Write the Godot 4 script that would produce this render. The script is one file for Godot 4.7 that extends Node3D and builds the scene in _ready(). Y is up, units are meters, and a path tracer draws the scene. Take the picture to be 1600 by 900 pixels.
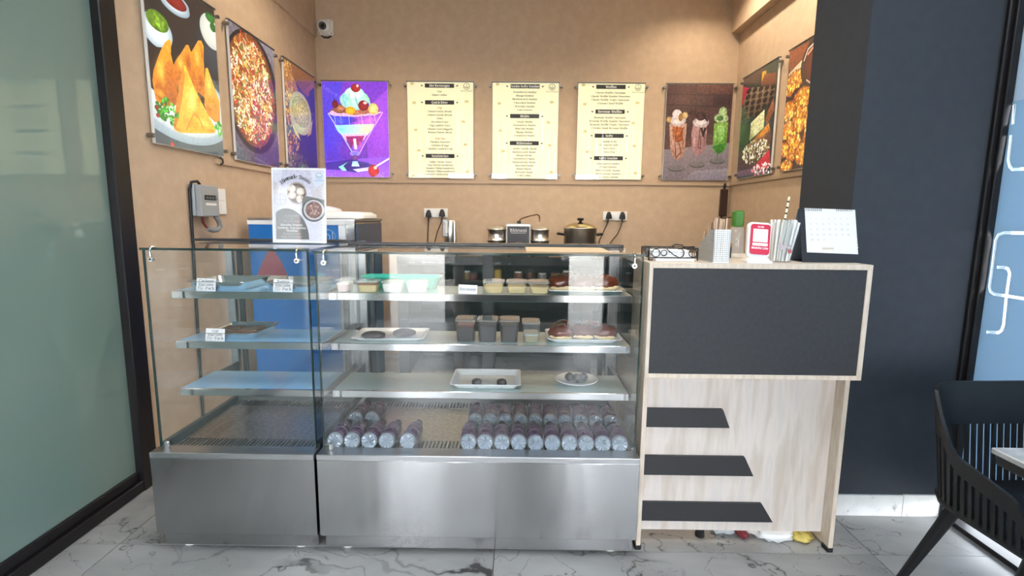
extends Node3D

var M := {}
var taken := {}
var NONE := Vector3(0, 0, 0)

func _ready() -> void:
	setup_camera()
	setup_light()
	make_materials()
	build_shell()
	build_outside()
	build_posters()
	build_display_cases()
	build_cash_counter()
	build_kitchen()
	build_wall_fittings()
	build_case_contents()
	build_counter_items()
	build_seating()
	build_lamps()

# ---------------------------------------------------------------- camera, light
func setup_camera() -> void:
	var cam := Camera3D.new()
	cam.name = "camera"
	cam.fov = 59.13
	cam.near = 0.05
	cam.far = 200.0
	cam.basis = Basis(Vector3.UP, deg_to_rad(0.43)) * Basis(Vector3.RIGHT, deg_to_rad(-8.037)) * Basis(Vector3.BACK, deg_to_rad(0.56))
	cam.position = Vector3(0, 1.33, 0)
	add_child(cam)
	cam.current = true

func setup_light() -> void:
	var env := Environment.new()
	env.background_mode = Environment.BG_SKY
	var sm := ProceduralSkyMaterial.new()
	sm.sky_top_color = Color(0.87, 0.90, 0.935)
	sm.sky_horizon_color = Color(0.95, 0.955, 0.96)
	sm.ground_horizon_color = Color(0.7, 0.7, 0.7)
	sm.ground_bottom_color = Color(0.5, 0.5, 0.5)
	sm.sky_energy_multiplier = 3.8
	sm.ground_energy_multiplier = 1.5
	var sky := Sky.new()
	sky.sky_material = sm
	env.sky = sky
	env.tonemap_mode = Environment.TONE_MAPPER_LINEAR
	env.tonemap_exposure = 1.28
	env.sdfgi_enabled = true
	env.ssao_enabled = true
	env.ssil_enabled = true
	var we := WorldEnvironment.new()
	we.name = "world_environment"
	we.environment = env
	add_child(we)
	var sun := DirectionalLight3D.new()
	sun.name = "sun"
	sun.light_color = Color(1.0, 0.97, 0.92)
	sun.light_energy = 6.2
	sun.light_angular_distance = 0.5
	sun.shadow_enabled = true
	sun.sky_mode = DirectionalLight3D.SKY_MODE_LIGHT_ONLY
	add_child(sun)
	sun.look_at_from_position(Vector3(2, 20, -11), Vector3.ZERO)

func area(called: String, at: Vector3, dir: Vector3, size: Vector2, col: Color, e: float) -> void:
	var l := AreaLight3D.new()
	l.name = called
	l.area_size = size
	l.light_color = col
	l.light_energy = e
	l.area_range = 14.0
	l.area_attenuation = 2.0
	l.shadow_enabled = true
	add_child(l)
	l.look_at_from_position(at, at + dir, Vector3.UP if absf(dir.y) < 0.9 else Vector3.BACK)

# ---------------------------------------------------------------- materials
func mat(col: Color, rough := 0.6, metal := 0.0) -> StandardMaterial3D:
	var m := StandardMaterial3D.new()
	m.albedo_color = col
	m.roughness = rough
	m.metallic = metal
	return m

func pane(col: Color, alpha: float) -> StandardMaterial3D:
	var m := mat(Color(col.r, col.g, col.b, alpha), 0.02)
	m.transparency = BaseMaterial3D.TRANSPARENCY_ALPHA
	return m

func noise_tex(freq: float, ramp: Array, seed_: int, oct := 4, type := FastNoiseLite.TYPE_SIMPLEX_SMOOTH, fractal := FastNoiseLite.FRACTAL_FBM, warp := 0.0, size := 512) -> NoiseTexture2D:
	var n := FastNoiseLite.new()
	n.seed = seed_
	n.noise_type = type
	n.frequency = freq
	n.fractal_type = fractal
	n.fractal_octaves = oct
	if warp > 0.0:
		n.domain_warp_enabled = true
		n.domain_warp_amplitude = warp
		n.domain_warp_frequency = freq * 2.0
	var t := NoiseTexture2D.new()
	t.width = size
	t.height = size
	t.seamless = true
	t.noise = n
	if ramp.size() > 0:
		var g := Gradient.new()
		var offs := PackedFloat32Array()
		var cols := PackedColorArray()
		for r in ramp:
			offs.append(r[0])
			cols.append(Color(r[1]) if r[1] is String else r[1])
		g.offsets = offs
		g.colors = cols
		t.color_ramp = g
	return t

func triplanar(m: StandardMaterial3D, tex: Texture2D, scale: Vector3, world := true) -> StandardMaterial3D:
	m.albedo_texture = tex
	m.uv1_triplanar = true
	m.uv1_world_triplanar = world
	m.uv1_scale = scale
	return m

func make_materials() -> void:
	var plaster := noise_tex(0.02, [[0.0, "efecea"], [0.5, "f6f4f2"], [1.0, "ffffff"]], 3, 5)
	M.wall = triplanar(mat(Color("cdb49a"), 0.85), plaster, Vector3(0.9, 0.9, 0.9))
	M.beam = triplanar(mat(Color("cbb298"), 0.85), plaster, Vector3(0.7, 0.7, 0.7))
	M.ledge = mat(Color("bfa68c"), 0.6)
	M.ceiling = mat(Color("d8cfc2"), 0.9)
	M.dark_wall = triplanar(mat(Color("363b43"), 0.85), noise_tex(0.03, [[0.0, "eeeeee"], [1.0, "ffffff"]], 6, 4), Vector3(0.8, 0.8, 0.8))
	M.black_frame = mat(Color("1c191b"), 0.35, 0.2)
	M.black_rail = mat(Color("26282c"), 0.4)
	M.frost_left = mat(Color("727f7a"), 0.04)
	M.frost_left.backlight_enabled = true
	M.frost_left.backlight = Color(0.42, 0.50, 0.48)
	M.frost_left.clearcoat_enabled = true
	M.frost_left.clearcoat = 1.0
	M.frost_left.clearcoat_roughness = 0.03
	M.frost_right = mat(Color("86a8c0"), 0.5)
	M.frost_right.backlight_enabled = true
	M.frost_right.backlight = Color(0.60, 0.655, 0.70)
	M.line_glass = pane(Color(0.74, 0.83, 0.88), 0.35)
	M.film_pale = mat(Color("a8b4bc"), 0.5)
	M.film_pale.backlight_enabled = true
	M.film_pale.backlight = Color(0.5, 0.55, 0.6)
	M.clear = pane(Color(0.85, 0.93, 0.92), 0.04)
	M.case_glass = pane(Color(0.45, 0.58, 0.55), 0.012)
	M.reflection_veil_glass = pane(Color(0.50, 0.56, 0.56), 0.05)  # grey tint paints a reflection veil onto the narrow counter's front pane
	M.acrylic = pane(Color(0.95, 0.97, 1.0), 0.03)
	M.cover = pane(Color(0.95, 0.97, 1.0), 0.01)
	M.cover.metallic_specular = 0.32
	M.door_glass = pane(Color(0.85, 0.9, 0.9), 0.01)
	M.door_glass.metallic_specular = 0.25
	M.glass_edge = mat(Color("1f3430"), 0.12)
	var streak := noise_tex(0.012, [[0.0, "efefef"], [0.5, "f8f8f8"], [1.0, "ffffff"]], 8, 4)
	M.steel = mat(Color("bfc0c2"), 0.3, 1.0)
	M.steel.albedo_texture = streak
	M.steel.uv1_triplanar = true
	M.steel.uv1_world_triplanar = true
	M.steel.uv1_scale = Vector3(0.5, 6.0, 0.5)
	M.brushed = mat(Color("a9a9aa"), 0.2, 1.0)
	M.brushed.roughness_texture = noise_tex(0.015, [[0.0, "d0d0d0"], [1.0, "ffffff"]], 10, 4)
	M.brushed.heightmap_enabled = true
	M.brushed.heightmap_texture = noise_tex(0.008, [], 9, 2)
	M.brushed.heightmap_scale = 0.03
	M.brushed.uv1_scale = Vector3(2.5, 0.8, 1.0)
	M.brushed.anisotropy_enabled = true
	M.brushed.anisotropy = -0.95
	M.polished = mat(Color("c9cacb"), 0.1, 1.0)
	M.chrome = mat(Color("e4e2de"), 0.17, 1.0)
	M.satin_steel = mat(Color("e6e2dc"), 0.3, 1.0)
	M.dull_steel = mat(Color("8f9090"), 0.38, 1.0)
	M.deck_steel = triplanar(mat(Color("b2b0ac"), 0.28, 1.0), noise_tex(0.035, [[0.0, "c4c4c4"], [0.55, "e4e4e4"], [1.0, "ffffff"]], 12, 5), Vector3(2.5, 2.5, 2.5))
	M.blue_shelf = mat(Color("a8dcff"), 0.12)  # plain pale blue for the narrow counter's shelves
	M.shelf_glass = mat(Color("8fa6a2"), 0.12)
	M.shelf_glass.clearcoat_enabled = true
	M.black = mat(Color("141416"), 0.45)
	M.black_gloss = mat(Color("0f0f11"), 0.15)
	M.charcoal = triplanar(mat(Color("303135"), 0.6), noise_tex(0.05, [[0.0, "dcdcdc"], [1.0, "ffffff"]], 14, 4), Vector3(1.5, 1.5, 1.5))
	M.strip_dark = mat(Color("2a2a2d"), 0.5)
	M.oak = triplanar(mat(Color("dccfc2"), 0.55), noise_tex(0.02, [[0.0, "e4ddd4"], [0.5, "f4f0ea"], [1.0, "ffffff"]], 15, 5), Vector3(5, 0.8, 5))
	M.oak_panel = triplanar(mat(Color("e0d7d0"), 0.5), noise_tex(0.012, [[0.0, "dcd5ce"], [0.3, "e8e3de"], [0.55, "f6f3f1"], [0.8, "ecebec"], [1.0, "ffffff"]], 16, 5, FastNoiseLite.TYPE_SIMPLEX_SMOOTH, FastNoiseLite.FRACTAL_FBM, 20.0), Vector3(2.2, 0.3, 2.2))
	M.rubber = mat(Color("181818"), 0.8)
	M.white = mat(Color("eceae6"), 0.45)
	M.white_gloss = mat(Color("f2f3f4"), 0.18)
	M.paper = mat(Color("f3f3f5"), 0.7)
	M.ink = mat(Color("1c1c22"), 0.7)
	M.grey_plastic = mat(Color("aab0b4"), 0.4)
	M.red_wire = mat(Color("7c2a20"), 0.5)
	# floor marble: one picture for the stretch of floor, veins broken at the joints
	M.marble = mat(Color("cdccca"), 0.34)
	M.marble.albedo_texture = marble_picture()
	M.marble.uv1_scale = Vector3(0.25, 0.5, 1)
	M.marble.uv1_offset = Vector3(0.4675, 0.32, 0)
	M.table_marble = triplanar(mat(Color("c9cacc"), 0.25), noise_tex(0.006, [[0.0, "b0b0b0"], [0.7, "e8e8e8"], [0.9, "c0c0c0"], [1.0, "707070"]], 23, 4, FastNoiseLite.TYPE_SIMPLEX, FastNoiseLite.FRACTAL_RIDGED, 40.0), Vector3(1.2, 1.2, 1.2))
	M.grout = mat(Color("6a6866"), 0.8)
	var skirt_veins := noise_tex(0.006, [[0.0, "f6f6f4"], [0.85, "e8e8e8"], [0.94, "b0b0b0"], [0.98, "3a3a3a"], [1.0, "222222"]], 24, 4, FastNoiseLite.TYPE_SIMPLEX, FastNoiseLite.FRACTAL_RIDGED, 40.0)
	M.skirt = triplanar(mat(Color("f4f4f4"), 0.3), skirt_veins, Vector3(1.3, 1.3, 1.3))
	M.granite = triplanar(mat(Color("1d1d1f"), 0.2), noise_tex(0.2, [[0.0, "808080"], [1.0, "ffffff"]], 25, 3), Vector3(3, 3, 3))
	M.dark_board = mat(Color("171413"), 0.6)
	M.machine_blue = mat(Color("1f74c4"), 0.25)
	M.tan_wood = triplanar(mat(Color("c8955c"), 0.5), noise_tex(0.03, [[0.0, "c0a080"], [1.0, "ffffff"]], 26, 4), Vector3(8, 2, 8))
	M.chair = mat(Color("111316"), 0.45)
	M.pavement = triplanar(mat(Color("b6b2aa"), 0.9), noise_tex(0.03, [[0.0, "d8d8d8"], [1.0, "ffffff"]], 27, 4), Vector3(0.5, 0.5, 0.5))
	M.far_wall = mat(Color("c4c8cc"), 0.9)
	M.near_wall = mat(Color("6a706c"), 0.9)

# ---------------------------------------------------------------- naming
func numbered(called: String) -> String:
	if not taken.has(called):
		taken[called] = 0
		return called
	taken[called] += 1
	return "%s_%03d" % [called, taken[called]]

func thing(called: String, label: String, category: String, at := Vector3.ZERO, turn := 0.0, group := "") -> Node3D:
	var o := Node3D.new()
	o.name = numbered(called)
	add_child(o)
	o.position = at
	o.rotation.y = turn
	tag(o, label, category, group)
	return o

func tag(o: Node, label: String, category: String, group := "") -> void:
	o.set_meta("label", label)
	o.set_meta("category", category)
	if group != "":
		o.set_meta("group", group)

func struct(called: String, at := Vector3.ZERO) -> Node3D:
	var o := Node3D.new()
	o.name = called
	add_child(o)
	o.position = at
	o.set_meta("kind", "structure")
	return o

func mesh_node(called: String, mesh: Mesh, m: Material, parent: Node) -> MeshInstance3D:
	var o := MeshInstance3D.new()
	o.name = called if parent != self else numbered(called)
	o.mesh = mesh
	o.material_override = m
	parent.add_child(o, true)
	return o

# geometry in st is in the parent's own axes, unless abs_ is set: then it is in world axes and the parent is only moved, not turned
func obj(called: String, st: SurfaceTool, m: Material, parent: Node, abs_ := false) -> MeshInstance3D:
	st.generate_normals()
	var o := mesh_node(called, st.commit(), m, parent)
	if abs_:
		var off := Vector3.ZERO
		var p := parent
		while p != self:
			off += (p as Node3D).position
			p = p.get_parent()
		o.position = -off
	return o

func copy(o: Node3D, at: Vector3, label: String) -> Node3D:
	var c: Node3D = o.duplicate()
	c.name = numbered(String(o.name).rstrip("_0123456789"))
	add_child(c)
	c.position = at
	c.set_meta("label", label)
	return c

# ---------------------------------------------------------------- shapes
func S() -> SurfaceTool:
	var st := SurfaceTool.new()
	st.begin(Mesh.PRIMITIVE_TRIANGLES)
	st.set_smooth_group(-1)
	return st

func tri(st: SurfaceTool, a: Vector3, b: Vector3, c: Vector3, ua := Vector2.ZERO, ub := Vector2.ZERO, uc := Vector2.ZERO) -> void:
	# given counter-clockwise seen from outside
	st.set_uv(ua)
	st.add_vertex(a)
	st.set_uv(uc)
	st.add_vertex(c)
	st.set_uv(ub)
	st.add_vertex(b)

func quad(st: SurfaceTool, a: Vector3, b: Vector3, c: Vector3, d: Vector3, ua := Vector2.ZERO, ub := Vector2.ZERO, uc := Vector2.ZERO, ud := Vector2.ZERO) -> void:
	tri(st, a, b, c, ua, ub, uc)
	tri(st, a, c, d, ua, uc, ud)

func pquad(st: SurfaceTool, p: Array, n: Vector3) -> void:
	# flat quad facing n, with uv in metres
	var uv := []
	for v in p:
		if absf(n.x) > 0.7:
			uv.append(Vector2(v.z, v.y))
		elif absf(n.y) > 0.7:
			uv.append(Vector2(v.x, v.z))
		else:
			uv.append(Vector2(v.x, v.y))
	if (p[1] - p[0]).cross(p[2] - p[0]).dot(n) > 0.0:
		quad(st, p[0], p[1], p[2], p[3], uv[0], uv[1], uv[2], uv[3])
	else:
		quad(st, p[3], p[2], p[1], p[0], uv[3], uv[2], uv[1], uv[0])

func bx(st: SurfaceTool, lo: Vector3, hi: Vector3, bev := 0.0) -> void:
	var c := (lo + hi) * 0.5
	var h := (hi - lo).abs() * 0.5
	bev = minf(bev, 0.45 * minf(h.x, minf(h.y, h.z)))
	for ax in 3:
		var b1 := (ax + 1) % 3
		var b2 := (ax + 2) % 3
		for s in [-1.0, 1.0]:
			var n := Vector3.ZERO
			n[ax] = s
			var pts := []
			for q in [[-1.0, -1.0], [1.0, -1.0], [1.0, 1.0], [-1.0, 1.0]]:
				var v := c
				v[ax] += s * h[ax]
				v[b1] += q[0] * (h[b1] - bev)
				v[b2] += q[1] * (h[b2] - bev)
				pts.append(v)
			pquad(st, pts, n)
	if bev <= 0.0:
		return
	for ax in 3:
		var b1 := (ax + 1) % 3
		var b2 := (ax + 2) % 3
		for s1 in [-1.0, 1.0]:
			for s2 in [-1.0, 1.0]:
				var n := Vector3.ZERO
				n[b1] = s1
				n[b2] = s2
				var pts := []
				for q in [[-1.0, 0], [1.0, 0], [1.0, 1], [-1.0, 1]]:
					var v := c
					v[ax] += q[0] * (h[ax] - bev)
					v[b1] += s1 * (h[b1] - (bev if q[1] == 1 else 0.0))
					v[b2] += s2 * (h[b2] - (bev if q[1] == 0 else 0.0))
					pts.append(v)
				pquad(st, pts, n.normalized())
	for sx in [-1.0, 1.0]:
		for sy in [-1.0, 1.0]:
			for sz in [-1.0, 1.0]:
				var s := Vector3(sx, sy, sz)
				var a := c + s * (h - Vector3(0, bev, bev))
				var b := c + s * (h - Vector3(bev, 0, bev))
				var d := c + s * (h - Vector3(bev, bev, 0))
				if (b - a).cross(d - a).dot(s) > 0.0:
					tri(st, a, b, d)
				else:
					tri(st, a, d, b)

func boxed(lo: Vector3, hi: Vector3, bev := 0.0) -> SurfaceTool:
	var st := S()
	bx(st, lo, hi, bev)
	return st

# tube along points; radius a number or one per point
func tube(st: SurfaceTool, pts: Array, r, sides := 8, smooth := true) -> void:
	var rings := []
	var up := Vector3.UP
	for i in pts.size():
		var d: Vector3 = (pts[mini(i + 1, pts.size() - 1)] - pts[maxi(i - 1, 0)]).normalized()
		if i == 0:
			up = Vector3.UP if absf(d.y) < 0.9 else Vector3.RIGHT
		var x := d.cross(up).normalized()
		up = x.cross(d).normalized()
		var rr: float = r[i] if r is Array else r
		var ring := []
		for k in sides:
			var a := TAU * k / sides
			ring.append(pts[i] + (x * cos(a) + up * sin(a)) * rr)
		rings.append(ring)
	if smooth:
		st.set_smooth_group(1)
	for i in pts.size() - 1:
		for k in sides:
			var k2 := (k + 1) % sides
			quad(st, rings[i][k], rings[i + 1][k], rings[i + 1][k2], rings[i][k2])
	st.set_smooth_group(-1)
	for k in range(1, sides - 1):
		tri(st, rings[0][0], rings[0][k], rings[0][k + 1])
		var e: Array = rings[-1]
		tri(st, e[0], e[k + 1], e[k])

# lathe of [r, y] points round the y axis of xf
func lathe(st: SurfaceTool, prof: Array, seg := 24, xf := Transform3D(), smooth := true) -> void:
	for i in prof.size() - 1:
		# a smooth group per run between sharp corners
		if smooth:
			var g := 1
			st.set_smooth_group(g)
		for k in seg:
			var a := TAU * k / seg
			var b := TAU * (k + 1) / seg
			var p := []
			for q in [[prof[i], a], [prof[i], b], [prof[i + 1], b], [prof[i + 1], a]]:
				p.append(xf * Vector3(q[0][0] * cos(q[1]), q[0][1], -q[0][0] * sin(q[1])))
			if prof[i][0] > 1e-6:
				tri(st, p[0], p[1], p[2])
			if prof[i + 1][0] > 1e-6:
				tri(st, p[0], p[2], p[3])
	st.set_smooth_group(-1)

func lathed(prof: Array, seg := 24, xf := Transform3D()) -> SurfaceTool:
	var st := S()
	lathe(st, prof, seg, xf)
	return st

# rings of rounded rectangles [half x, half z, y], joined
func loft(st: SurfaceTool, prof: Array, r: float, n := 4, xf := Transform3D(), caps := true, smooth := false) -> void:
	var rings := []
	for q in prof:
		var hx: float = q[0]
		var hz: float = q[1]
		var rr := minf(r, minf(hx, hz))
		var ring := []
		for c in 4:
			var cx: float = (hx - rr) * [1.0, -1.0, -1.0, 1.0][c]
			var cz: float = (hz - rr) * [-1.0, -1.0, 1.0, 1.0][c]
			for k in n + 1:
				var a := PI / 2 * (c + float(k) / n)
				ring.append(xf * Vector3(cx + rr * cos(a), q[2], cz - rr * sin(a)))
		rings.append(ring)
	if smooth:
		st.set_smooth_group(1)
	var m: int = rings[0].size()
	for i in rings.size() - 1:
		for k in m:
			var k2 := (k + 1) % m
			quad(st, rings[i][k], rings[i][k2], rings[i + 1][k2], rings[i + 1][k])
	st.set_smooth_group(-1)
	if caps:
		for k in range(1, m - 1):
			tri(st, rings[0][0], rings[0][k + 1], rings[0][k])
			tri(st, rings[-1][0], rings[-1][k], rings[-1][k + 1])

# polygon in x, y pushed along z from z0 to z1
func prism(st: SurfaceTool, poly: PackedVector2Array, z0: float, z1: float, xf := Transform3D()) -> void:
	if Geometry2D.is_polygon_clockwise(poly):
		poly = poly.duplicate()
		poly.reverse()
	var idx := Geometry2D.triangulate_polygon(poly)
	var P := func(v: Vector2, z: float) -> Vector3: return xf * Vector3(v.x, v.y, z)
	for t in range(0, idx.size(), 3):
		var a := poly[idx[t]]
		var b := poly[idx[t + 1]]
		var c := poly[idx[t + 2]]
		if (b - a).cross(c - a) < 0.0:
			var s := b
			b = c
			c = s
		tri(st, P.call(a, z1), P.call(b, z1), P.call(c, z1))
		tri(st, P.call(a, z0), P.call(c, z0), P.call(b, z0))
	for i in poly.size():
		var a := poly[i]
		var b := poly[(i + 1) % poly.size()]
		quad(st, P.call(a, z0), P.call(b, z0), P.call(b, z1), P.call(a, z1))

# lumpy ball
func blob(st: SurfaceTool, c: Vector3, r: Vector3, bump: float, seed_: int, seg := 12, rows := 8, flat_below := -9.0) -> void:
	var n := FastNoiseLite.new()
	n.seed = seed_
	n.frequency = 1.1
	var P := func(i: int, k: int) -> Vector3:
		var a := PI * i / rows
		var b := TAU * (k % seg) / seg
		var d := Vector3(sin(a) * cos(b), cos(a), -sin(a) * sin(b))
		var v := d * (1.0 + bump * n.get_noise_3dv(d * 1.6))
		v.y = maxf(v.y, flat_below)
		return c + v * r
	st.set_smooth_group(1)
	for i in rows:
		for k in seg:
			var p0: Vector3 = P.call(i, k)
			var p1: Vector3 = P.call(i + 1, k)
			var p2: Vector3 = P.call(i + 1, k + 1)
			var p3: Vector3 = P.call(i, k + 1)
			if i < rows - 1:
				tri(st, p0, p1, p2)
			if i > 0:
				tri(st, p0, p2, p3)
	st.set_smooth_group(-1)

# picture quad: TL, TR, BR, BL seen from its front
func picture(st: SurfaceTool, tl: Vector3, tr: Vector3, br: Vector3, bl: Vector3) -> void:
	quad(st, bl, br, tr, tl, Vector2(0, 1), Vector2(1, 1), Vector2(1, 0), Vector2(0, 0))

var fonts := {}
func font(kind: String) -> SystemFont:
	if not fonts.has(kind):
		var f := SystemFont.new()
		f.font_names = PackedStringArray(["Droid Sans" if kind.begins_with("sans") else "Droid Serif"])
		f.font_weight = 700 if kind.ends_with("bold") else 400
		f.font_italic = kind.contains("italic")
		fonts[kind] = f
	return fonts[kind]

# flat lettering; em in metres; centred on at; basis turns it (it faces its +z)
func words(text: String, em: float, at: Vector3, basis: Basis, m: Material, parent: Node, kind := "serif", called := "lettering", depth := 0.0006) -> MeshInstance3D:
	var t := TextMesh.new()
	t.text = text
	t.font = font(kind)
	t.font_size = 24
	t.pixel_size = em / 24.0
	t.depth = depth
	t.curve_step = 1.2
	t.horizontal_alignment = HORIZONTAL_ALIGNMENT_CENTER
	t.vertical_alignment = VERTICAL_ALIGNMENT_CENTER
	var o := mesh_node(called, t, m, parent)
	o.transform = Transform3D(basis, at)
	return o

func marble_picture() -> ImageTexture:
	# covers 4 m by 2 m; picture x runs from -1.87 m, picture y from z = -2.64
	var w := 1600
	var h := 800
	var im := Image.create(w, h, false, Image.FORMAT_RGB8)
	var n := FastNoiseLite.new()
	n.seed = 31
	n.noise_type = FastNoiseLite.TYPE_SIMPLEX_SMOOTH
	n.frequency = 1.0
	n.fractal_type = FastNoiseLite.FRACTAL_FBM
	n.fractal_octaves = 4
	var f := FastNoiseLite.new()
	f.seed = 37
	f.noise_type = FastNoiseLite.TYPE_SIMPLEX
	f.frequency = 1.0
	f.fractal_octaves = 5
	var m := FastNoiseLite.new()
	m.seed = 43
	m.noise_type = FastNoiseLite.TYPE_SIMPLEX_SMOOTH
	m.frequency = 1.0
	m.fractal_octaves = 2
	var light := Color("d3d2d1")
	var mid := Color("b2b1b0")
	var dark := Color("3a3736")
	for y in h:
		var z := -2.64 + 2.0 * y / h
		var tj := floori((z + 1.88) / 0.76)
		for x in w:
			var X := -1.87 + 4.0 * x / w
			var ti := floori((X + 0.075) / 1.52)
			var px := X + ti * 7.3 + tj * 3.1
			var pz := z + ti * 2.7 - tj * 5.9
			var wx := f.get_noise_2d(px * 1.6, pz * 1.6)
			var cloud := n.get_noise_2d(px * 1.3 + 9.0, pz * 2.6)
			# long veins lie slantwise
			var u := px * 0.75 + pz * 0.55 + wx * 0.30
			var v := -px * 0.35 + pz * 1.15 + wx * 0.26
			var jit := 0.035 * f.get_noise_2d(px * 9.0, pz * 9.0)
			var a := absf(m.get_noise_2d(u * 0.55 + jit, v * 2.1 + jit))
			var b := absf(m.get_noise_2d(u * 1.3 + 40.0 + jit, v * 3.6 - 13.0 + jit * 2.0))
			var c := light.lerp(mid, clampf(0.45 + cloud * 1.1, 0.0, 1.0))
			var strong := clampf(0.5 + 1.6 * f.get_noise_2d(px * 0.9 + 70.0, pz * 1.1), 0.0, 1.0)
			var k := (1.0 - smoothstep(0.003, 0.016, a)) * (0.40 + 0.60 * strong)
			k = maxf(k, (1.0 - smoothstep(0.002, 0.012, b)) * (0.2 + 0.5 * strong))
			k = maxf(k, (1.0 - smoothstep(0.0, 0.07, a)) * 0.22)
			im.set_pixel(x, y, c.lerp(dark, clampf(k, 0.0, 0.92)))
	return ImageTexture.create_from_image(im)

# ---------------------------------------------------------------- prints
class Painter:
	var im: Image
	var w: int
	var h: int
	var n := FastNoiseLite.new()
	func _init(ww: int, hh: int, seed_: int) -> void:
		w = ww
		h = hh
		im = Image.create(w, h, false, Image.FORMAT_RGB8)
		n.seed = seed_
		n.frequency = 0.06
		n.fractal_octaves = 3
	func put(x: int, y: int, c: Color, a: float) -> void:
		im.set_pixel(x, y, c if a >= 1.0 else im.get_pixel(x, y).lerp(c, a))
	func grain(c: Color, x: int, y: int, k: float) -> Color:
		if k <= 0.0:
			return c
		var v := 1.0 + k * n.get_noise_2d(x, y)
		return Color(clampf(c.r * v, 0, 1), clampf(c.g * v, 0, 1), clampf(c.b * v, 0, 1))
	func fill(c1: String, c2: String, k: float) -> void:
		var a := Color(c1)
		var b := Color(c2)
		for y in h:
			var c := a.lerp(b, float(y) / h)
			for x in w:
				im.set_pixel(x, y, grain(c, x, y, k))
	func ell(cx: float, cy: float, rx: float, ry: float, c1: String, c2: String, k: float, rot := 0.0) -> void:
		var a := Color(c1)
		var b := Color(c2)
		var X := cx * w
		var Y := cy * h
		var RX := maxf(rx * w, 0.7)
		var RY := maxf(ry * h, 0.7)
		var R := maxf(RX, RY) + 1.0
		var co := cos(rot)
		var si := sin(rot)
		for y in range(maxi(0, int(Y - R)), mini(h, int(Y + R) + 1)):
			for x in range(maxi(0, int(X - R)), mini(w, int(X + R) + 1)):
				var dx := x - X
				var dy := y - Y
				var d := Vector2((dx * co + dy * si) / RX, (-dx * si + dy * co) / RY).length()
				var edge := (1.0 - d) * minf(RX, RY)
				if edge > -0.5:
					put(x, y, grain(a.lerp(b, clampf(d * d, 0, 1)), x, y, k), clampf(edge + 0.5, 0, 1))
	func soft(cx: float, cy: float, rx: float, ry: float, c1: String, alpha: float, rot := 0.0) -> void:
		var a := Color(c1)
		var X := cx * w
		var Y := cy * h
		var RX := maxf(rx * w, 0.7)
		var RY := maxf(ry * h, 0.7)
		var R := maxf(RX, RY)
		var co := cos(rot)
		var si := sin(rot)
		for y in range(maxi(0, int(Y - R)), mini(h, int(Y + R) + 1)):
			for x in range(maxi(0, int(X - R)), mini(w, int(X + R) + 1)):
				var d := Vector2(((x - X) * co + (y - Y) * si) / RX, (-(x - X) * si + (y - Y) * co) / RY).length()
				if d < 1.0:
					put(x, y, grain(a, x, y, 0.12), alpha * (1.0 - d * d * (3.0 - 2.0 * d)))
	func poly(flat: Array, c1: String, c2: String, k: float, g: Vector2) -> void:
		var a := Color(c1)
		var b := Color(c2)
		var p := PackedVector2Array()
		var lo := Vector2(1e9, 1e9)
		var hi := Vector2(-1e9, -1e9)
		for i in range(0, flat.size(), 2):
			var v := Vector2(flat[i] * w, flat[i + 1] * h)
			p.append(v)
			lo = lo.min(v)
			hi = hi.max(v)
		for y in range(maxi(0, int(lo.y)), mini(h, int(hi.y) + 1)):
			for x in range(maxi(0, int(lo.x)), mini(w, int(hi.x) + 1)):
				if Geometry2D.is_point_in_polygon(Vector2(x + 0.5, y + 0.5), p):
					var t := (Vector2(x, y) - lo) / (hi - lo)
					im.set_pixel(x, y, grain(a.lerp(b, clampf(t.dot(g), 0, 1)), x, y, k))
	func line(flat: Array, width: float, c: String) -> void:
		var col := Color(c)
		var r := maxf(width * w * 0.5, 0.6)
		for i in range(0, flat.size() - 2, 2):
			var a := Vector2(flat[i] * w, flat[i + 1] * h)
			var b := Vector2(flat[i + 2] * w, flat[i + 3] * h)
			var lo := a.min(b) - Vector2(r + 1, r + 1)
			var hi := a.max(b) + Vector2(r + 1, r + 1)
			for y in range(maxi(0, int(lo.y)), mini(h, int(hi.y) + 1)):
				for x in range(maxi(0, int(lo.x)), mini(w, int(hi.x) + 1)):
					var q := Geometry2D.get_closest_point_to_segment(Vector2(x, y), a, b)
					var e := r - q.distance_to(Vector2(x, y))
					if e > -0.5:
						put(x, y, col, clampf(e + 0.5, 0, 1))
	func grains(cx: float, cy: float, rx: float, ry: float, count: int, cols: Array, seed_: int) -> void:
		var rng := RandomNumberGenerator.new()
		rng.seed = seed_
		for i in count:
			var a := rng.randf() * TAU
			var r := sqrt(rng.randf())
			var c: String = cols[rng.randi() % cols.size()]
			ell(cx + cos(a) * r * rx, cy + sin(a) * r * ry, rng.randf_range(0.012, 0.03), rng.randf_range(0.006, 0.014), c, c, 0.3, rng.randf() * PI)
	func leaves(cx: float, cy: float, rx: float, ry: float, count: int, seed_: int) -> void:
		grains(cx, cy, rx, ry, count, ["3c9a2c", "2c7a20", "56b83c", "236818"], seed_)
	func strands(cx: float, cy: float, rx: float, ry: float, count: int, seed_: int) -> void:
		var rng := RandomNumberGenerator.new()
		rng.seed = seed_
		var cols := ["f0d890", "e8c060", "f8f0d8", "c8401c", "a82c18", "d89030", "fffaf0", "5c8a30", "b8641c", "f4e4b0"]
		for i in count:
			var a := rng.randf() * TAU
			var r := sqrt(rng.randf())
			var p := Vector2(cx + cos(a) * r * rx, cy + sin(a) * r * ry)
			var d := Vector2.from_angle(rng.randf() * TAU) * rng.randf_range(0.02, 0.08)
			var e := p + Vector2(d.x, d.y * 0.7)
			line([p.x, p.y, (p.x + e.x) * 0.5 + d.y * 0.2, (p.y + e.y) * 0.5 - d.x * 0.15, e.x, e.y], rng.randf_range(0.010, 0.022), cols[rng.randi() % cols.size()])
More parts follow.
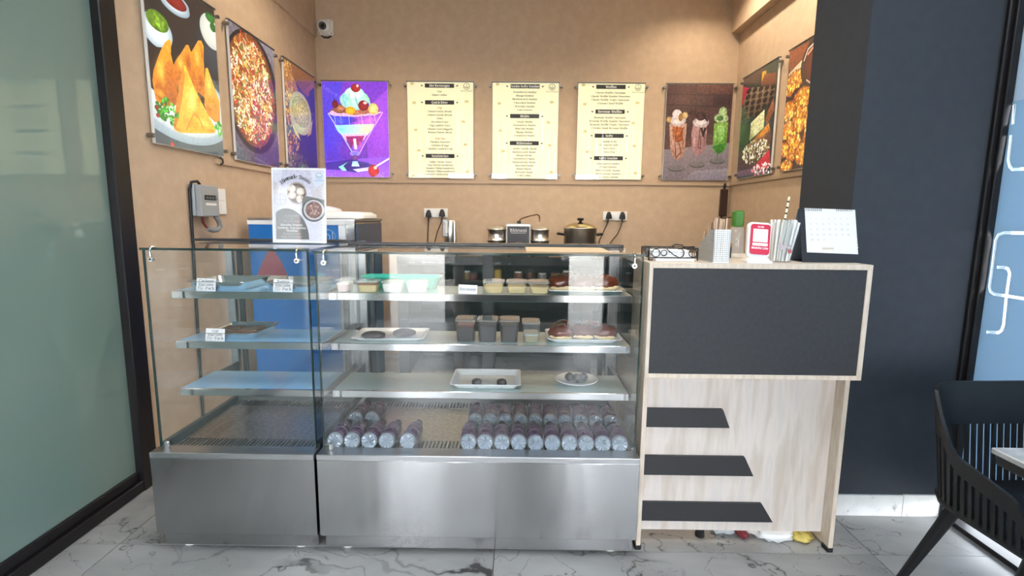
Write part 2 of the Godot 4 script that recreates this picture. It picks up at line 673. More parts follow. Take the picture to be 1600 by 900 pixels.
	func tex() -> ImageTexture:
		return ImageTexture.create_from_image(im)

func print_mat(t: Texture2D, glow: float, rough := 0.35) -> StandardMaterial3D:
	var m := mat(Color.WHITE, rough)
	m.albedo_texture = t
	if glow > 0.0:
		m.emission_enabled = true
		m.emission = Color.BLACK
		m.emission_texture = t
		m.emission_energy_multiplier = glow
	return m
func art_samosa(g) -> void:
	g.fill("2e2420", "1d1a1c", 0.25)
	g.ell(0.433, 0.107, 0.159, 0.049, "cfd6da", "8fa5b5", 0, 0)
	g.ell(0.394, 0.128, 0.204, 0.059, "d7dde0", "7d96a8", 0, 0)
	g.ell(0.398, 0.107, 0.157, 0.043, "8d2216", "6b120c", 0.2, 0)
	g.ell(0.134, 0.341, 0.188, 0.098, "e4e9ea", "9fb3bf", 0, 0)
	g.ell(0.145, 0.285, 0.137, 0.057, "74982c", "4d6f14", 0.4, 0)
	g.ell(0.154, 0.292, 0.091, 0.037, "86ac34", "5b8018", 0.5, 0)
	g.ell(0.965, 0.263, 0.313, 0.221, "3a4048", "20242a", 0, 0)
	g.ell(0.938, 0.158, 0.197, 0.115, "d8dad4", "b9beba", 0, 0)
	g.ell(0.925, 0.068, 0.080, 0.031, "2f7a2a", "1e5418", 0.3, 0)
	g.ell(0.959, 0.123, 0.050, 0.029, "2c6f28", "1c4c16", 0.3, 0)
	g.ell(0.486, 0.782, 0.902, 0.342, "53626a", "39454c", 0.05, 0)
	g.ell(0.446, 0.722, 0.742, 0.242, "c9d3d8", "8ba0ac", 0.05, 0)
	g.ell(0.450, 0.699, 0.658, 0.214, "dde2e2", "b8c4ca", 0.05, 0)
	g.ell(0.398, 0.578, 0.529, 0.166, "3c2a20", "2a1d18", 0.2, 0)
	g.poly([0.263,0.364, 0.287,0.356, 0.302,0.372, 0.285,0.443, 0.301,0.486, 0.336,0.589, 0.327,0.708, 0.297,0.744, 0.132,0.779, 0.041,0.747, 0.020,0.646, 0.049,0.577, 0.146,0.458, 0.218,0.391], "e9a02e", "c9781f", 0.12, Vector2(0, 1))
	g.poly([0.251,0.481, 0.300,0.492, 0.334,0.600, 0.324,0.724, 0.285,0.746, 0.168,0.763, 0.051,0.725, 0.049,0.671, 0.124,0.577], "cf7d26", "a9561a", 0.14, Vector2(0, 1))
	g.soft(0.136, 0.575, 0.086, 0.115, "f7d05a", 0.75, 0)
	g.soft(0.246, 0.410, 0.033, 0.048, "f2a640", 0.7, 0)
	g.soft(0.102, 0.702, 0.090, 0.035, "f4c24c", 0.7, 0)
	g.soft(0.229, 0.609, 0.071, 0.064, "b8621c", 0.6, 0)
	g.soft(0.254, 0.698, 0.062, 0.054, "9c4a16", 0.5, 0)
	g.poly([0.509,0.339, 0.545,0.331, 0.572,0.365, 0.615,0.417, 0.686,0.549, 0.648,0.613, 0.339,0.642, 0.328,0.570, 0.304,0.506, 0.346,0.466, 0.434,0.401], "e29a30", "b5601c", 0.14, Vector2(0, 1))
	g.soft(0.405, 0.470, 0.076, 0.066, "f6cf5c", 0.7, 0)
	g.soft(0.522, 0.436, 0.058, 0.079, "8f3c12", 0.6, 0)
	g.soft(0.559, 0.516, 0.082, 0.057, "c4701f", 0.6, 0)
	g.soft(0.510, 0.363, 0.031, 0.029, "d98a2c", 0.6, 0)
	g.poly([0.697,0.270, 0.748,0.258, 0.781,0.289, 0.766,0.375, 0.762,0.524, 0.744,0.632, 0.653,0.612, 0.607,0.463, 0.568,0.378, 0.641,0.317], "eda235", "c4701f", 0.14, Vector2(0, 1))
	g.soft(0.661, 0.385, 0.062, 0.081, "f8d468", 0.6, 0)
	g.soft(0.744, 0.345, 0.029, 0.082, "a04c16", 0.6, 0)
	g.soft(0.694, 0.537, 0.075, 0.070, "8a3c12", 0.55, 0)
	g.soft(0.721, 0.288, 0.028, 0.016, "9c4a18", 0.6, 0)
	g.poly([0.785,0.428, 0.821,0.419, 0.880,0.492, 0.994,0.623, 0.975,0.766, 0.876,0.772, 0.765,0.739, 0.724,0.681, 0.762,0.513], "f1b13c", "cd8426", 0.12, Vector2(0, 1))
	g.soft(0.825, 0.525, 0.066, 0.096, "f9dc7a", 0.7, 0)
	g.soft(0.910, 0.665, 0.063, 0.086, "b8701e", 0.5, 0)
	g.soft(0.787, 0.695, 0.072, 0.048, "a85a1a", 0.5, 0)
	g.poly([0.439,0.483, 0.471,0.470, 0.492,0.491, 0.574,0.580, 0.716,0.694, 0.870,0.809, 0.887,0.834, 0.826,0.856, 0.546,0.886, 0.320,0.908, 0.251,0.897, 0.241,0.873, 0.286,0.777, 0.340,0.663, 0.390,0.569], "f3bf45", "e2a634", 0.1, Vector2(0, 1))
	g.poly([0.444,0.479, 0.459,0.535, 0.400,0.675, 0.302,0.850, 0.257,0.890, 0.241,0.873, 0.295,0.755, 0.378,0.582], "d08a2c", "bf7424", 0.12, Vector2(0, 1))
	g.soft(0.531, 0.676, 0.114, 0.137, "fadf80", 0.8, 0.25)
	g.soft(0.478, 0.542, 0.036, 0.056, "e09030", 0.5, 0)
	g.soft(0.478, 0.828, 0.162, 0.046, "d08a28", 0.5, 0)
	g.soft(0.697, 0.801, 0.147, 0.040, "f8d870", 0.7, 0)
	g.soft(0.582, 0.758, 0.083, 0.026, "c87a24", 0.5, 0)
	g.soft(0.820, 0.839, 0.073, 0.020, "b06a1c", 0.6, 0)
	g.soft(0.295, 0.888, 0.059, 0.020, "b06a1c", 0.6, 0)
	g.soft(0.640, 0.659, 0.045, 0.070, "c98028", 0.5, 0.4)
	g.line([0.419,0.879, 0.541,0.764, 0.619,0.776, 0.689,0.848], 0.012, "c07a24")
	g.leaves(0.174,0.793, 0.15, 0.075, 60, 5)
	g.leaves(0.944,0.819, 0.07, 0.06, 24, 6)
	g.ell(0.207, 0.991, 0.028, 0.017, "c43a2a", "8d1f18", 0, 0)
	g.ell(0.048, 0.791, 0.020, 0.014, "a02a30", "7c1a22", 0, 0)
	g.ell(0.049, 0.836, 0.020, 0.012, "a02a30", "7c1a22", 0, 0)

func art_noodles(g) -> void:
	g.fill("6f6a78", "544f60", 0.3)
	g.poly([0.457,-0.002, 1.010,-0.031, 0.998,0.178, 0.761,0.123], "8a8896", "6e6c7c", 0.3, Vector2(0, 1))
	g.poly([0.016,0.864, 0.250,0.990, -0.009,1.010], "5c6a78", "47525e", 0.3, Vector2(0, 1))
	g.poly([0.296,0.946, 1.014,0.794, 0.971,0.990, 0.284,1.015], "574a66", "40344e", 0.3, Vector2(0, 1))  # purple tone paints the sundae poster's reflection into this print
	g.ell(0.439, 0.447, 0.616, 0.472, "2b2428", "1c181c", 0.2, 0)
	g.ell(0.421, 0.437, 0.534, 0.435, "9c5a28", "7a3e1c", 0.5, 0)
	g.strands(0.421,0.437, 0.470, 0.400, 950, 11)

func art_dip(g) -> void:
	g.fill("4a2f7a", "2f2258", 0.3)  # purple ground is the sundae poster's reflection, painted into the print
	g.poly([0.018,-0.005, 1.000,-0.017, 0.990,0.047, 0.556,0.207, 0.336,0.146], "9a6238", "7c4a2e", 0.25, Vector2(0, 1))
	g.poly([0.018,-0.005, 0.336,0.146, 0.433,0.244, 0.082,0.380, -0.002,0.268], "c98e44", "8a5a30", 0.35, Vector2(0, 1))
	g.poly([0.556,0.207, 0.990,0.047, 0.998,0.116, 0.735,0.229], "b06a50", "8a4a48", 0.25, Vector2(0, 1))
	g.poly([0.808,0.165, 1.003,0.089, 1.008,0.347, 0.839,0.370], "2c2a70", "241f58", 0.2, Vector2(0, 1))
	g.grains(0.058,0.274, 0.26, 0.30, 220, ["d9a850","b97e34","e8c478","9a5f2a"], 21)
	g.grains(0.055,0.701, 0.30, 0.28, 200, ["c08a48","8a5730","d8a866","6e4468"], 22)
	g.grains(0.321,0.925, 0.34, 0.10, 120, ["4c6a3a","6a4a78","8a6a40"], 23)
	g.poly([0.125,0.437, 0.150,0.546, 0.254,0.647, 0.428,0.699, 0.342,0.621, 0.247,0.517, 0.208,0.425], "efe2a8", "c9b878", 0.1, Vector2(0, 1))
	g.poly([0.750,0.522, 0.894,0.434, 0.804,0.587, 0.656,0.634], "e0b878", "b88a58", 0.1, Vector2(0, 1))
	g.ell(0.472, 0.429, 0.365, 0.203, "e8e2b4", "b8b080", 0.1, 0)
	g.ell(0.475, 0.412, 0.300, 0.146, "cfc98c", "a09a62", 0.35, 0)

func art_sundae(g) -> void:
	g.fill("7a34c8", "5a2aa8", 0.15)
	g.poly([-0.004,0.008, 0.319,0.007, 0.151,0.435, 0.016,0.884, -0.007,0.809], "5c3cd0", "4a3ad8", 0.15, Vector2(1, 0))
	g.poly([0.628,0.309, 1.016,0.063, 1.009,0.778, 0.679,0.805], "9a48d8", "8a3cc8", 0.15, Vector2(0, 1))
	g.poly([0.019,0.834, 1.009,0.778, 1.010,1.004, -0.010,1.011], "8a50e0", "a060d8", 0.15, Vector2(0, 1))
	g.poly([0.018,0.846, 0.460,0.806, 0.694,0.880, 0.454,0.932, 0.014,0.922], "3c1f86", "4a2898", 0.1, Vector2(0, 1))
	g.soft(0.144, 0.558, 0.273, 0.528, "4a3ce0", 0.7, 0)
	g.soft(0.875, 0.455, 0.272, 0.374, "a44fe0", 0.7, 0)
	g.soft(0.464, 0.706, 0.401, 0.150, "8a3cc0", 0.5, 0)
	g.ell(0.474, 0.888, 0.266, 0.061, "2c1c78", "4838a0", 0, 0)
	g.poly([0.208,0.896, 0.367,0.838, 0.282,0.882, 0.334,0.933, 0.270,0.933], "70e0c0", "a0f0d0", 0.1, Vector2(0, 1))
	g.poly([0.427,0.919, 0.694,0.893, 0.683,0.931, 0.508,0.947], "c8c0f0", "e8e0ff", 0.1, Vector2(0, 1))
	g.poly([0.076,0.330, 0.917,0.314, 0.804,0.431, 0.728,0.518, 0.554,0.730, 0.418,0.731, 0.272,0.545, 0.168,0.459], "6a38d8", "b060d8", 0.2, Vector2(1, 0))
	g.poly([0.076,0.330, 0.482,0.340, 0.404,0.458, 0.223,0.446, 0.118,0.373], "3a48e8", "4438d0", 0.2, Vector2(0, 1))
	g.poly([0.482,0.347, 0.880,0.338, 0.767,0.431, 0.476,0.457], "a048d0", "d070e0", 0.2, Vector2(0, 1))
	g.poly([0.168,0.453, 0.785,0.437, 0.737,0.499, 0.672,0.555, 0.289,0.564, 0.219,0.521], "88d8f0", "e0f0b8", 0.1, Vector2(1, 0))
	g.poly([0.272,0.545, 0.672,0.537, 0.615,0.605, 0.341,0.613], "f0c0d8", "e8a8d8", 0.1, Vector2(0, 1))
	g.poly([0.335,0.570, 0.626,0.562, 0.548,0.680, 0.468,0.631, 0.410,0.706, 0.376,0.656], "a02878", "7c1c68", 0.2, Vector2(0, 1))
	g.poly([0.452,0.594, 0.492,0.593, 0.510,0.705, 0.464,0.706], "f8f0e8", "e8c0c8", 0.1, Vector2(0, 1))
	g.line([0.174,0.348, 0.185,0.422], 0.008, "c8c8f8")
	g.line([0.265,0.348, 0.275,0.434], 0.008, "c8c8f8")
	g.line([0.391,0.347, 0.401,0.439], 0.008, "c8c8f8")
	g.line([0.590,0.346, 0.600,0.438], 0.008, "c8c8f8")
	g.line([0.717,0.345, 0.728,0.431], 0.008, "c8c8f8")
	g.line([0.789,0.345, 0.801,0.412], 0.008, "c8c8f8")
	g.soft(0.261, 0.409, 0.109, 0.049, "5a6cf8", 0.8, 0)
	g.soft(0.715, 0.394, 0.109, 0.049, "e07cf0", 0.8, 0)
	g.soft(0.479, 0.396, 0.091, 0.049, "2a1c90", 0.6, 0)
	g.soft(0.257, 0.496, 0.109, 0.032, "60c8f0", 0.7, 0)
	g.soft(0.656, 0.493, 0.109, 0.032, "f0f4b0", 0.7, 0)
	g.soft(0.375, 0.669, 0.047, 0.075, "5a40c8", 0.6, 0)
	g.soft(0.549, 0.655, 0.047, 0.075, "e070c8", 0.6, 0)
	g.line([0.076,0.330, 0.272,0.545, 0.435,0.743], 0.012, "c0d8ff")
	g.line([0.917,0.314, 0.728,0.518, 0.545,0.743], 0.01, "f0c0f8")
	g.ell(0.471, 0.749, 0.077, 0.028, "7868d8", "a898f0", 0, 0)
	g.ell(0.469, 0.793, 0.055, 0.028, "8048a0", "503080", 0, 0)
	g.poly([0.431,0.831, 0.504,0.831, 0.538,0.887, 0.410,0.888], "98c8f0", "d0f0ff", 0.1, Vector2(0, 1))
	g.ell(0.483, 0.310, 0.388, 0.052, "b87458", "8a4a3c", 0.3, 0)
	g.poly([0.076,0.330, 0.141,0.299, 0.482,0.347, 0.917,0.307, 0.807,0.345, 0.481,0.365, 0.156,0.355], "e8c8e0", "c8a0d0", 0.2, Vector2(0, 1))
	g.ell(0.259, 0.280, 0.108, 0.047, "a86448", "74402e", 0.3, 0)
	g.ell(0.269, 0.274, 0.069, 0.029, "c08060", "9a5c44", 0.2, 0)
	g.ell(0.774, 0.278, 0.079, 0.059, "e8d890", "c8a858", 0.2, 0)
	g.ell(0.489, 0.188, 0.225, 0.104, "c8f0e4", "90c8c8", 0.1, 0)
	g.ell(0.492, 0.127, 0.153, 0.073, "e0f8ee", "a8dcd4", 0.1, 0)
	g.line([0.330,0.137, 0.310,0.176, 0.351,0.243], 0.022, "70c8d0")
	g.line([0.412,0.120, 0.409,0.176, 0.445,0.243], 0.022, "9ae0b8")
	g.line([0.493,0.103, 0.508,0.175, 0.539,0.242], 0.022, "60b8b0")
	g.line([0.574,0.119, 0.607,0.175, 0.633,0.242], 0.022, "b8f0d8")
	g.line([0.654,0.136, 0.706,0.174, 0.727,0.241], 0.022, "88d8a8")
	g.soft(0.364, 0.176, 0.072, 0.073, "60b8c8", 0.5, 0)
	g.soft(0.492, 0.127, 0.072, 0.061, "f4fff8", 0.7, 0)
	g.soft(0.634, 0.175, 0.065, 0.061, "a8e8c0", 0.6, 0)
	g.ell(0.622, 0.245, 0.079, 0.054, "a01e28", "70101c", 0, 0)
	g.ell(0.650, 0.217, 0.029, 0.015, "f0c8c8", "f0c8c8", 0, 0)
	g.ell(0.513, 0.064, 0.072, 0.044, "b01e24", "841018", 0, 0)
	g.ell(0.541, 0.042, 0.018, 0.015, "f8e0e0", "f8e0e0", 0, 0)
	g.ell(0.421, 0.298, 0.076, 0.042, "f0c020", "d89818", 0, 0)
	g.ell(0.190, 0.232, 0.047, 0.039, "7c1424", "520c18", 0, 0)
	g.line([0.191,0.201, 0.175,0.171], 0.012, "401018")
	g.ell(0.751, 0.930, 0.084, 0.066, "d02c30", "9a1820", 0, 0)
	g.ell(0.781, 0.898, 0.026, 0.018, "f8c8c0", "f8c8c0", 0, 0)
	g.line([0.804,0.879, 1.008,0.796], 0.025, "e8d8f8")

func art_milkshakes(g) -> void:
	g.fill("4c3030", "5a3c38", 0.35)
	g.poly([0.006,0.005, 0.445,0.003, 0.434,0.086, 0.013,0.100], "5c3a38", "4c2e2e", 0.35, Vector2(0, 1))
	g.poly([0.462,0.003, 0.987,0.000, 0.980,0.107, 0.469,0.086], "6a423c", "54332f", 0.35, Vector2(0, 1))
	g.poly([0.022,0.220, 0.428,0.218, 0.436,0.314, 0.029,0.316], "4c3030", "3e2626", 0.3, Vector2(0, 1))
	g.line([0.014,0.106, 1.015,0.107], 0.012, "332020")
	g.line([0.004,0.208, 0.993,0.232], 0.014, "2c1c1c")
	g.line([0.129,0.004, 0.137,0.106], 0.01, "38241f")
	g.line([0.445,0.211, 0.446,0.326], 0.012, "2c1c1c")
	g.line([0.717,0.108, 0.728,0.228], 0.012, "2a1a1a")
	g.soft(0.246, 0.147, 0.246, 0.108, "6e4a42", 0.4, 0)
	g.soft(0.799, 0.048, 0.210, 0.071, "7a5048", 0.4, 0)
	g.soft(0.502, 0.470, 0.443, 0.195, "2e1c1c", 0.5, 0)
	g.poly([0.736,0.120, 0.982,0.119, 0.973,0.214, 0.745,0.216], "3e2828", "342020", 0.2, Vector2(0, 1))
	g.poly([-0.015,0.681, 1.029,0.601, 1.024,0.996, -0.014,1.003], "8c8088", "766c76", 0.15, Vector2(0, 1))
	g.poly([0.485,0.900, 1.012,0.872, 1.015,0.996, 0.314,1.001], "989098", "80788a", 0.15, Vector2(0, 1))
	g.ell(0.202, 0.881, 0.126, 0.034, "4a4648", "5c585c", 0, 0)
	g.ell(0.202, 0.874, 0.108, 0.022, "6e686c", "7e787c", 0, 0)
	g.ell(0.516, 0.838, 0.122, 0.033, "4a4648", "5c585c", 0, 0)
	g.ell(0.515, 0.831, 0.104, 0.022, "6e686c", "7e787c", 0, 0)
	g.ell(0.825, 0.797, 0.116, 0.033, "4a4648", "5c585c", 0, 0)
	g.ell(0.825, 0.789, 0.098, 0.022, "6e686c", "7e787c", 0, 0)
	g.poly([0.063,0.412, 0.328,0.405, 0.317,0.704, 0.277,0.766, 0.199,0.797, 0.133,0.754, 0.090,0.656], "c49c8a", "a57a68", 0.25, Vector2(0, 1))
	g.poly([0.109,0.436, 0.270,0.448, 0.281,0.581, 0.193,0.606, 0.128,0.570], "b4602a", "8a4420", 0.3, Vector2(0, 1))
	g.poly([0.403,0.508, 0.426,0.410, 0.638,0.403, 0.643,0.653, 0.595,0.714, 0.509,0.752, 0.433,0.703], "b08888", "9a7074", 0.2, Vector2(0, 1))
	g.poly([0.744,0.402, 0.955,0.389, 0.954,0.651, 0.906,0.700, 0.828,0.725, 0.742,0.664], "86b04c", "568a2c", 0.3, Vector2(0, 1))
	g.poly([0.800,0.432, 0.905,0.420, 0.918,0.553, 0.834,0.602], "a8d080", "80b850", 0.3, Vector2(0, 1))
	g.poly([0.731,0.640, 0.941,0.602, 0.897,0.700, 0.827,0.719], "3c8a20", "2c6c18", 0.3, Vector2(0, 1))
	g.line([0.180,0.436, 0.158,0.607, 0.188,0.766, 0.264,0.704, 0.220,0.606], 0.012, "5a1c14")
	g.line([0.279,0.448, 0.241,0.533, 0.134,0.534, 0.139,0.705], 0.012, "5a1c14")
	g.line([0.535,0.434, 0.518,0.653, 0.555,0.665, 0.552,0.531], 0.012, "5a1c14")
	g.line([0.656,0.409, 0.579,0.531, 0.616,0.555], 0.012, "5a1c14")
	g.line([0.542,0.422, 0.587,0.531, 0.608,0.458], 0.03, "241214")
	g.soft(0.140, 0.607, 0.036, 0.135, "e8c8bc", 0.6, 0)
	g.soft(0.282, 0.606, 0.028, 0.123, "8a4c38", 0.5, 0)
	g.soft(0.458, 0.580, 0.028, 0.110, "d8bcc0", 0.6, 0)
	g.soft(0.610, 0.579, 0.032, 0.110, "6a4448", 0.6, 0)
	g.soft(0.774, 0.530, 0.028, 0.110, "b8dc90", 0.6, 0)
	g.soft(0.925, 0.529, 0.028, 0.110, "3c7820", 0.6, 0)
	g.soft(0.186, 0.509, 0.053, 0.049, "e08c3c", 0.6, 0)
	g.line([0.196,0.797, 0.201,0.865], 0.02, "7a7276")
	g.line([0.509,0.752, 0.515,0.826], 0.02, "7a7276")
	g.line([0.824,0.719, 0.829,0.781], 0.02, "5c6a58")
	g.ell(0.184, 0.375, 0.127, 0.054, "e8dcdc", "b8a8a8", 0.2, 0)
	g.ell(0.170, 0.309, 0.071, 0.051, "f0e6e6", "c8b8b8", 0.2, 0)
	g.ell(0.291, 0.320, 0.046, 0.036, "d8c090", "b89860", 0.2, 0)
	g.ell(0.051, 0.364, 0.039, 0.031, "c8a868", "a88848", 0.2, 0)
	g.ell(0.226, 0.339, 0.032, 0.041, "a87838", "8a5c28", 0.2, 0)
	g.ell(0.540, 0.391, 0.124, 0.054, "e8dede", "b0a0a4", 0.25, 0)
	g.ell(0.534, 0.325, 0.074, 0.048, "4a2a28", "2c1818", 0.4, 0)
	g.line([0.559,0.313, 0.636,0.373], 0.025, "2a1616")
	g.ell(0.845, 0.347, 0.109, 0.051, "c8d8b0", "90b070", 0.3, 0)
	g.ell(0.865, 0.281, 0.063, 0.053, "b8d098", "88a868", 0.4, 0)
	g.ell(0.828, 0.348, 0.053, 0.024, "507838", "3c6028", 0.4, 0)

func art_waffle(g) -> void:
	g.fill("24382e", "16241e", 0.3)
	g.poly([-0.034,-0.008, 0.606,0.006, 0.616,0.146, -0.017,0.067], "4a3028", "2e221c", 0.3, Vector2(0, 1))
	g.poly([0.568,0.035, 0.681,0.042, 0.709,0.163, 0.571,0.146], "d0a020", "b08018", 0.2, Vector2(0, 1))
	g.poly([0.644,0.071, 0.950,0.108, 0.977,0.224, 0.551,0.157], "7a3c18", "5a2a12", 0.3, Vector2(0, 1))
	g.poly([-0.028,0.065, 0.204,0.120, 0.116,0.295, -0.002,0.246], "c01c38", "901428", 0.2, Vector2(0, 1))
	g.poly([0.046,0.221, 0.204,0.120, 0.827,0.205, 0.954,0.248, 0.958,0.318, 0.777,0.362, 0.472,0.422, 0.120,0.423], "8a7458", "5a4632", 0.3, Vector2(0, 1))
	g.ell(0.200, 0.148, 0.078, 0.026, "1e120c", "38261a", 0.2, 0)
	g.ell(0.388, 0.168, 0.075, 0.025, "1e120c", "38261a", 0.2, 0)
	g.ell(0.567, 0.188, 0.071, 0.025, "1e120c", "38261a", 0.2, 0)
	g.ell(0.737, 0.206, 0.068, 0.024, "1e120c", "38261a", 0.2, 0)
	g.ell(0.899, 0.224, 0.064, 0.023, "1e120c", "38261a", 0.2, 0)
	g.ell(0.183, 0.204, 0.079, 0.026, "1e120c", "38261a", 0.2, 0)
	g.ell(0.372, 0.223, 0.075, 0.025, "1e120c", "38261a", 0.2, 0)
	g.ell(0.552, 0.242, 0.071, 0.025, "1e120c", "38261a", 0.2, 0)
	g.ell(0.723, 0.259, 0.068, 0.024, "1e120c", "38261a", 0.2, 0)
	g.ell(0.886, 0.276, 0.065, 0.024, "1e120c", "38261a", 0.2, 0)
	g.ell(0.166, 0.261, 0.079, 0.026, "1e120c", "38261a", 0.2, 0)
	g.ell(0.356, 0.279, 0.075, 0.025, "1e120c", "38261a", 0.2, 0)
	g.ell(0.537, 0.296, 0.072, 0.025, "1e120c", "38261a", 0.2, 0)
	g.ell(0.709, 0.312, 0.068, 0.024, "1e120c", "38261a", 0.2, 0)
	g.ell(0.872, 0.327, 0.065, 0.024, "1e120c", "38261a", 0.2, 0)
	g.ell(0.148, 0.318, 0.080, 0.026, "1e120c", "38261a", 0.2, 0)
	g.ell(0.339, 0.335, 0.076, 0.026, "1e120c", "38261a", 0.2, 0)
	g.ell(0.521, 0.350, 0.072, 0.025, "1e120c", "38261a", 0.2, 0)
	g.ell(0.694, 0.365, 0.069, 0.024, "1e120c", "38261a", 0.2, 0)
	g.ell(0.859, 0.379, 0.066, 0.024, "1e120c", "38261a", 0.2, 0)
	g.ell(0.130, 0.376, 0.080, 0.026, "1e120c", "38261a", 0.2, 0)
	g.ell(0.323, 0.391, 0.076, 0.026, "1e120c", "38261a", 0.2, 0)
	g.ell(0.506, 0.406, 0.073, 0.025, "1e120c", "38261a", 0.2, 0)
	g.ell(0.680, 0.419, 0.069, 0.024, "1e120c", "38261a", 0.2, 0)
	g.poly([0.038,0.412, 0.472,0.422, 0.369,0.610, 0.013,0.654, -0.035,0.567], "18302c", "101e1c", 0.2, Vector2(0, 1))
	g.poly([0.940,0.329, 0.985,0.435, 0.841,0.544, 0.744,0.503, 0.832,0.413], "a06030", "703c1c", 0.3, Vector2(0, 1))
	g.poly([0.337,0.474, 0.719,0.397, 0.737,0.568, 0.327,0.645], "e8e4b0", "a8b070", 0.3, Vector2(0, 1))
	g.poly([0.359,0.671, 0.862,0.539, 0.921,0.611, 0.084,0.726], "d88a1c", "8a4c14", 0.35, Vector2(0, 1))
	g.poly([0.029,0.721, 0.921,0.611, 0.975,0.660, 0.937,0.771, 0.490,0.916, 0.020,0.919], "5c3c28", "3a2418", 0.4, Vector2(0, 1))
	g.grains(0.528,0.764, 0.40, 0.11, 170, ["e8e8c0","b8c080","f4f4e0","8a7048"], 31)
	g.soft(0.505, 0.563, 0.144, 0.078, "f8f6d0", 0.6, 0)
	g.soft(0.369, 0.610, 0.101, 0.048, "6a7040", 0.5, 0)
	g.soft(0.707, 0.631, 0.181, 0.061, "f0b040", 0.5, 0)
	g.soft(0.522, 0.234, 0.411, 0.093, "b09878", 0.25, 0)
	g.soft(0.250, 0.534, 0.155, 0.097, "0c1614", 0.5, 0)
	g.poly([0.536,0.904, 0.939,0.779, 0.996,0.935, 0.598,0.962], "d01c2c", "a81420", 0.2, Vector2(0, 1))
	g.poly([-0.007,0.926, 0.540,0.920, 0.965,0.984, -0.021,0.983], "6a4a58", "503844", 0.3, Vector2(0, 1))
	g.grains(0.735,0.948, 0.30, 0.06, 60, ["f0d0d0","ffffff","e08080"], 32)

func art_chicken(g) -> void:
	g.fill("3a1c0e", "2a140c", 0.35)
	g.poly([-0.027,-0.000, 0.422,0.011, 0.291,0.156, 0.035,0.190], "8a4420", "6a3016", 0.25, Vector2(0, 1))
	g.poly([0.015,0.187, 0.317,0.124, 0.297,0.182, 0.034,0.236], "d8ccb0", "a89878", 0.15, Vector2(0, 1))
	g.ell(0.177, 0.262, 0.196, 0.081, "e0962c", "8a4814", 0.6, 0)
	g.grains(0.177,0.262, 0.157, 0.079, 46, ["f4c050","ffd870","c8781e","a85818"], 41)
	g.ell(0.080, 0.310, 0.130, 0.069, "e0962c", "8a4814", 0.6, 0)
	g.grains(0.080,0.310, 0.100, 0.066, 46, ["f4c050","ffd870","c8781e","a85818"], 42)
	g.ell(0.403, 0.428, 0.231, 0.085, "e0962c", "8a4814", 0.6, 0)
	g.grains(0.403,0.428, 0.200, 0.086, 46, ["f4c050","ffd870","c8781e","a85818"], 43)
	g.ell(0.086, 0.497, 0.167, 0.083, "e0962c", "8a4814", 0.6, 0)
	g.grains(0.086,0.497, 0.129, 0.079, 46, ["f4c050","ffd870","c8781e","a85818"], 44)
	g.ell(0.358, 0.599, 0.187, 0.112, "e0962c", "8a4814", 0.6, 0)
	g.grains(0.358,0.599, 0.157, 0.112, 46, ["f4c050","ffd870","c8781e","a85818"], 45)
	g.ell(0.588, 0.604, 0.143, 0.076, "e0962c", "8a4814", 0.6, 0)
	g.grains(0.588,0.604, 0.129, 0.079, 46, ["f4c050","ffd870","c8781e","a85818"], 46)
	g.ell(0.086, 0.658, 0.168, 0.076, "e0962c", "8a4814", 0.6, 0)
	g.grains(0.086,0.658, 0.129, 0.072, 46, ["f4c050","ffd870","c8781e","a85818"], 47)
	g.ell(0.594, 0.766, 0.143, 0.108, "e0962c", "8a4814", 0.6, 0)
	g.grains(0.594,0.766, 0.129, 0.112, 46, ["f4c050","ffd870","c8781e","a85818"], 48)
	g.ell(0.249, 0.808, 0.195, 0.115, "e0962c", "8a4814", 0.6, 0)
	g.grains(0.249,0.808, 0.157, 0.112, 46, ["f4c050","ffd870","c8781e","a85818"], 49)
	g.ell(0.490, 0.882, 0.197, 0.091, "e0962c", "8a4814", 0.6, 0)
	g.grains(0.490,0.882, 0.171, 0.092, 46, ["f4c050","ffd870","c8781e","a85818"], 50)
	g.ell(0.137, 0.961, 0.149, 0.055, "e0962c", "8a4814", 0.6, 0)
	g.grains(0.137,0.961, 0.114, 0.053, 46, ["f4c050","ffd870","c8781e","a85818"], 51)
	g.ell(0.696, 0.534, 0.152, 0.075, "e0962c", "8a4814", 0.6, 0)
	g.grains(0.696,0.534, 0.143, 0.079, 46, ["f4c050","ffd870","c8781e","a85818"], 52)
	g.ell(0.741, 0.733, 0.150, 0.087, "e0962c", "8a4814", 0.6, 0)
	g.grains(0.741,0.733, 0.143, 0.092, 46, ["f4c050","ffd870","c8781e","a85818"], 53)
	g.ell(0.777, 0.895, 0.149, 0.087, "e0962c", "8a4814", 0.6, 0)
	g.grains(0.777,0.895, 0.143, 0.092, 46, ["f4c050","ffd870","c8781e","a85818"], 54)
	g.ell(0.047, 0.817, 0.134, 0.070, "e0962c", "8a4814", 0.6, 0)
	g.grains(0.047,0.817, 0.100, 0.066, 46, ["f4c050","ffd870","c8781e","a85818"], 55)
	g.ell(0.526, 0.191, 0.244, 0.177, "2c1c18", "1c1210", 0.1, 0)
	g.ell(0.539, 0.182, 0.207, 0.152, "5c1c0c", "3a1008", 0.2, 0)
	g.line([0.338,0.141, 0.403,0.068, 0.524,0.046], 0.02, "d8c8b8")
	g.line([0.425,0.307, 0.531,0.353, 0.639,0.351], 0.02, "c0a898")
	g.line([0.412,0.107, 0.500,0.077], 0.025, "e8a080")

# ---------------------------------------------------------------- the room
const XL := -1.81
const XR := 1.955
const ZB := -4.765
const TOP := 3.35
const ZF := 2.6

func wall(called: String, lo: Vector3, hi: Vector3, m: Material) -> Node3D:
	var o := obj(called, boxed(lo, hi), m, self)
	o.set_meta("kind", "structure")
	return o

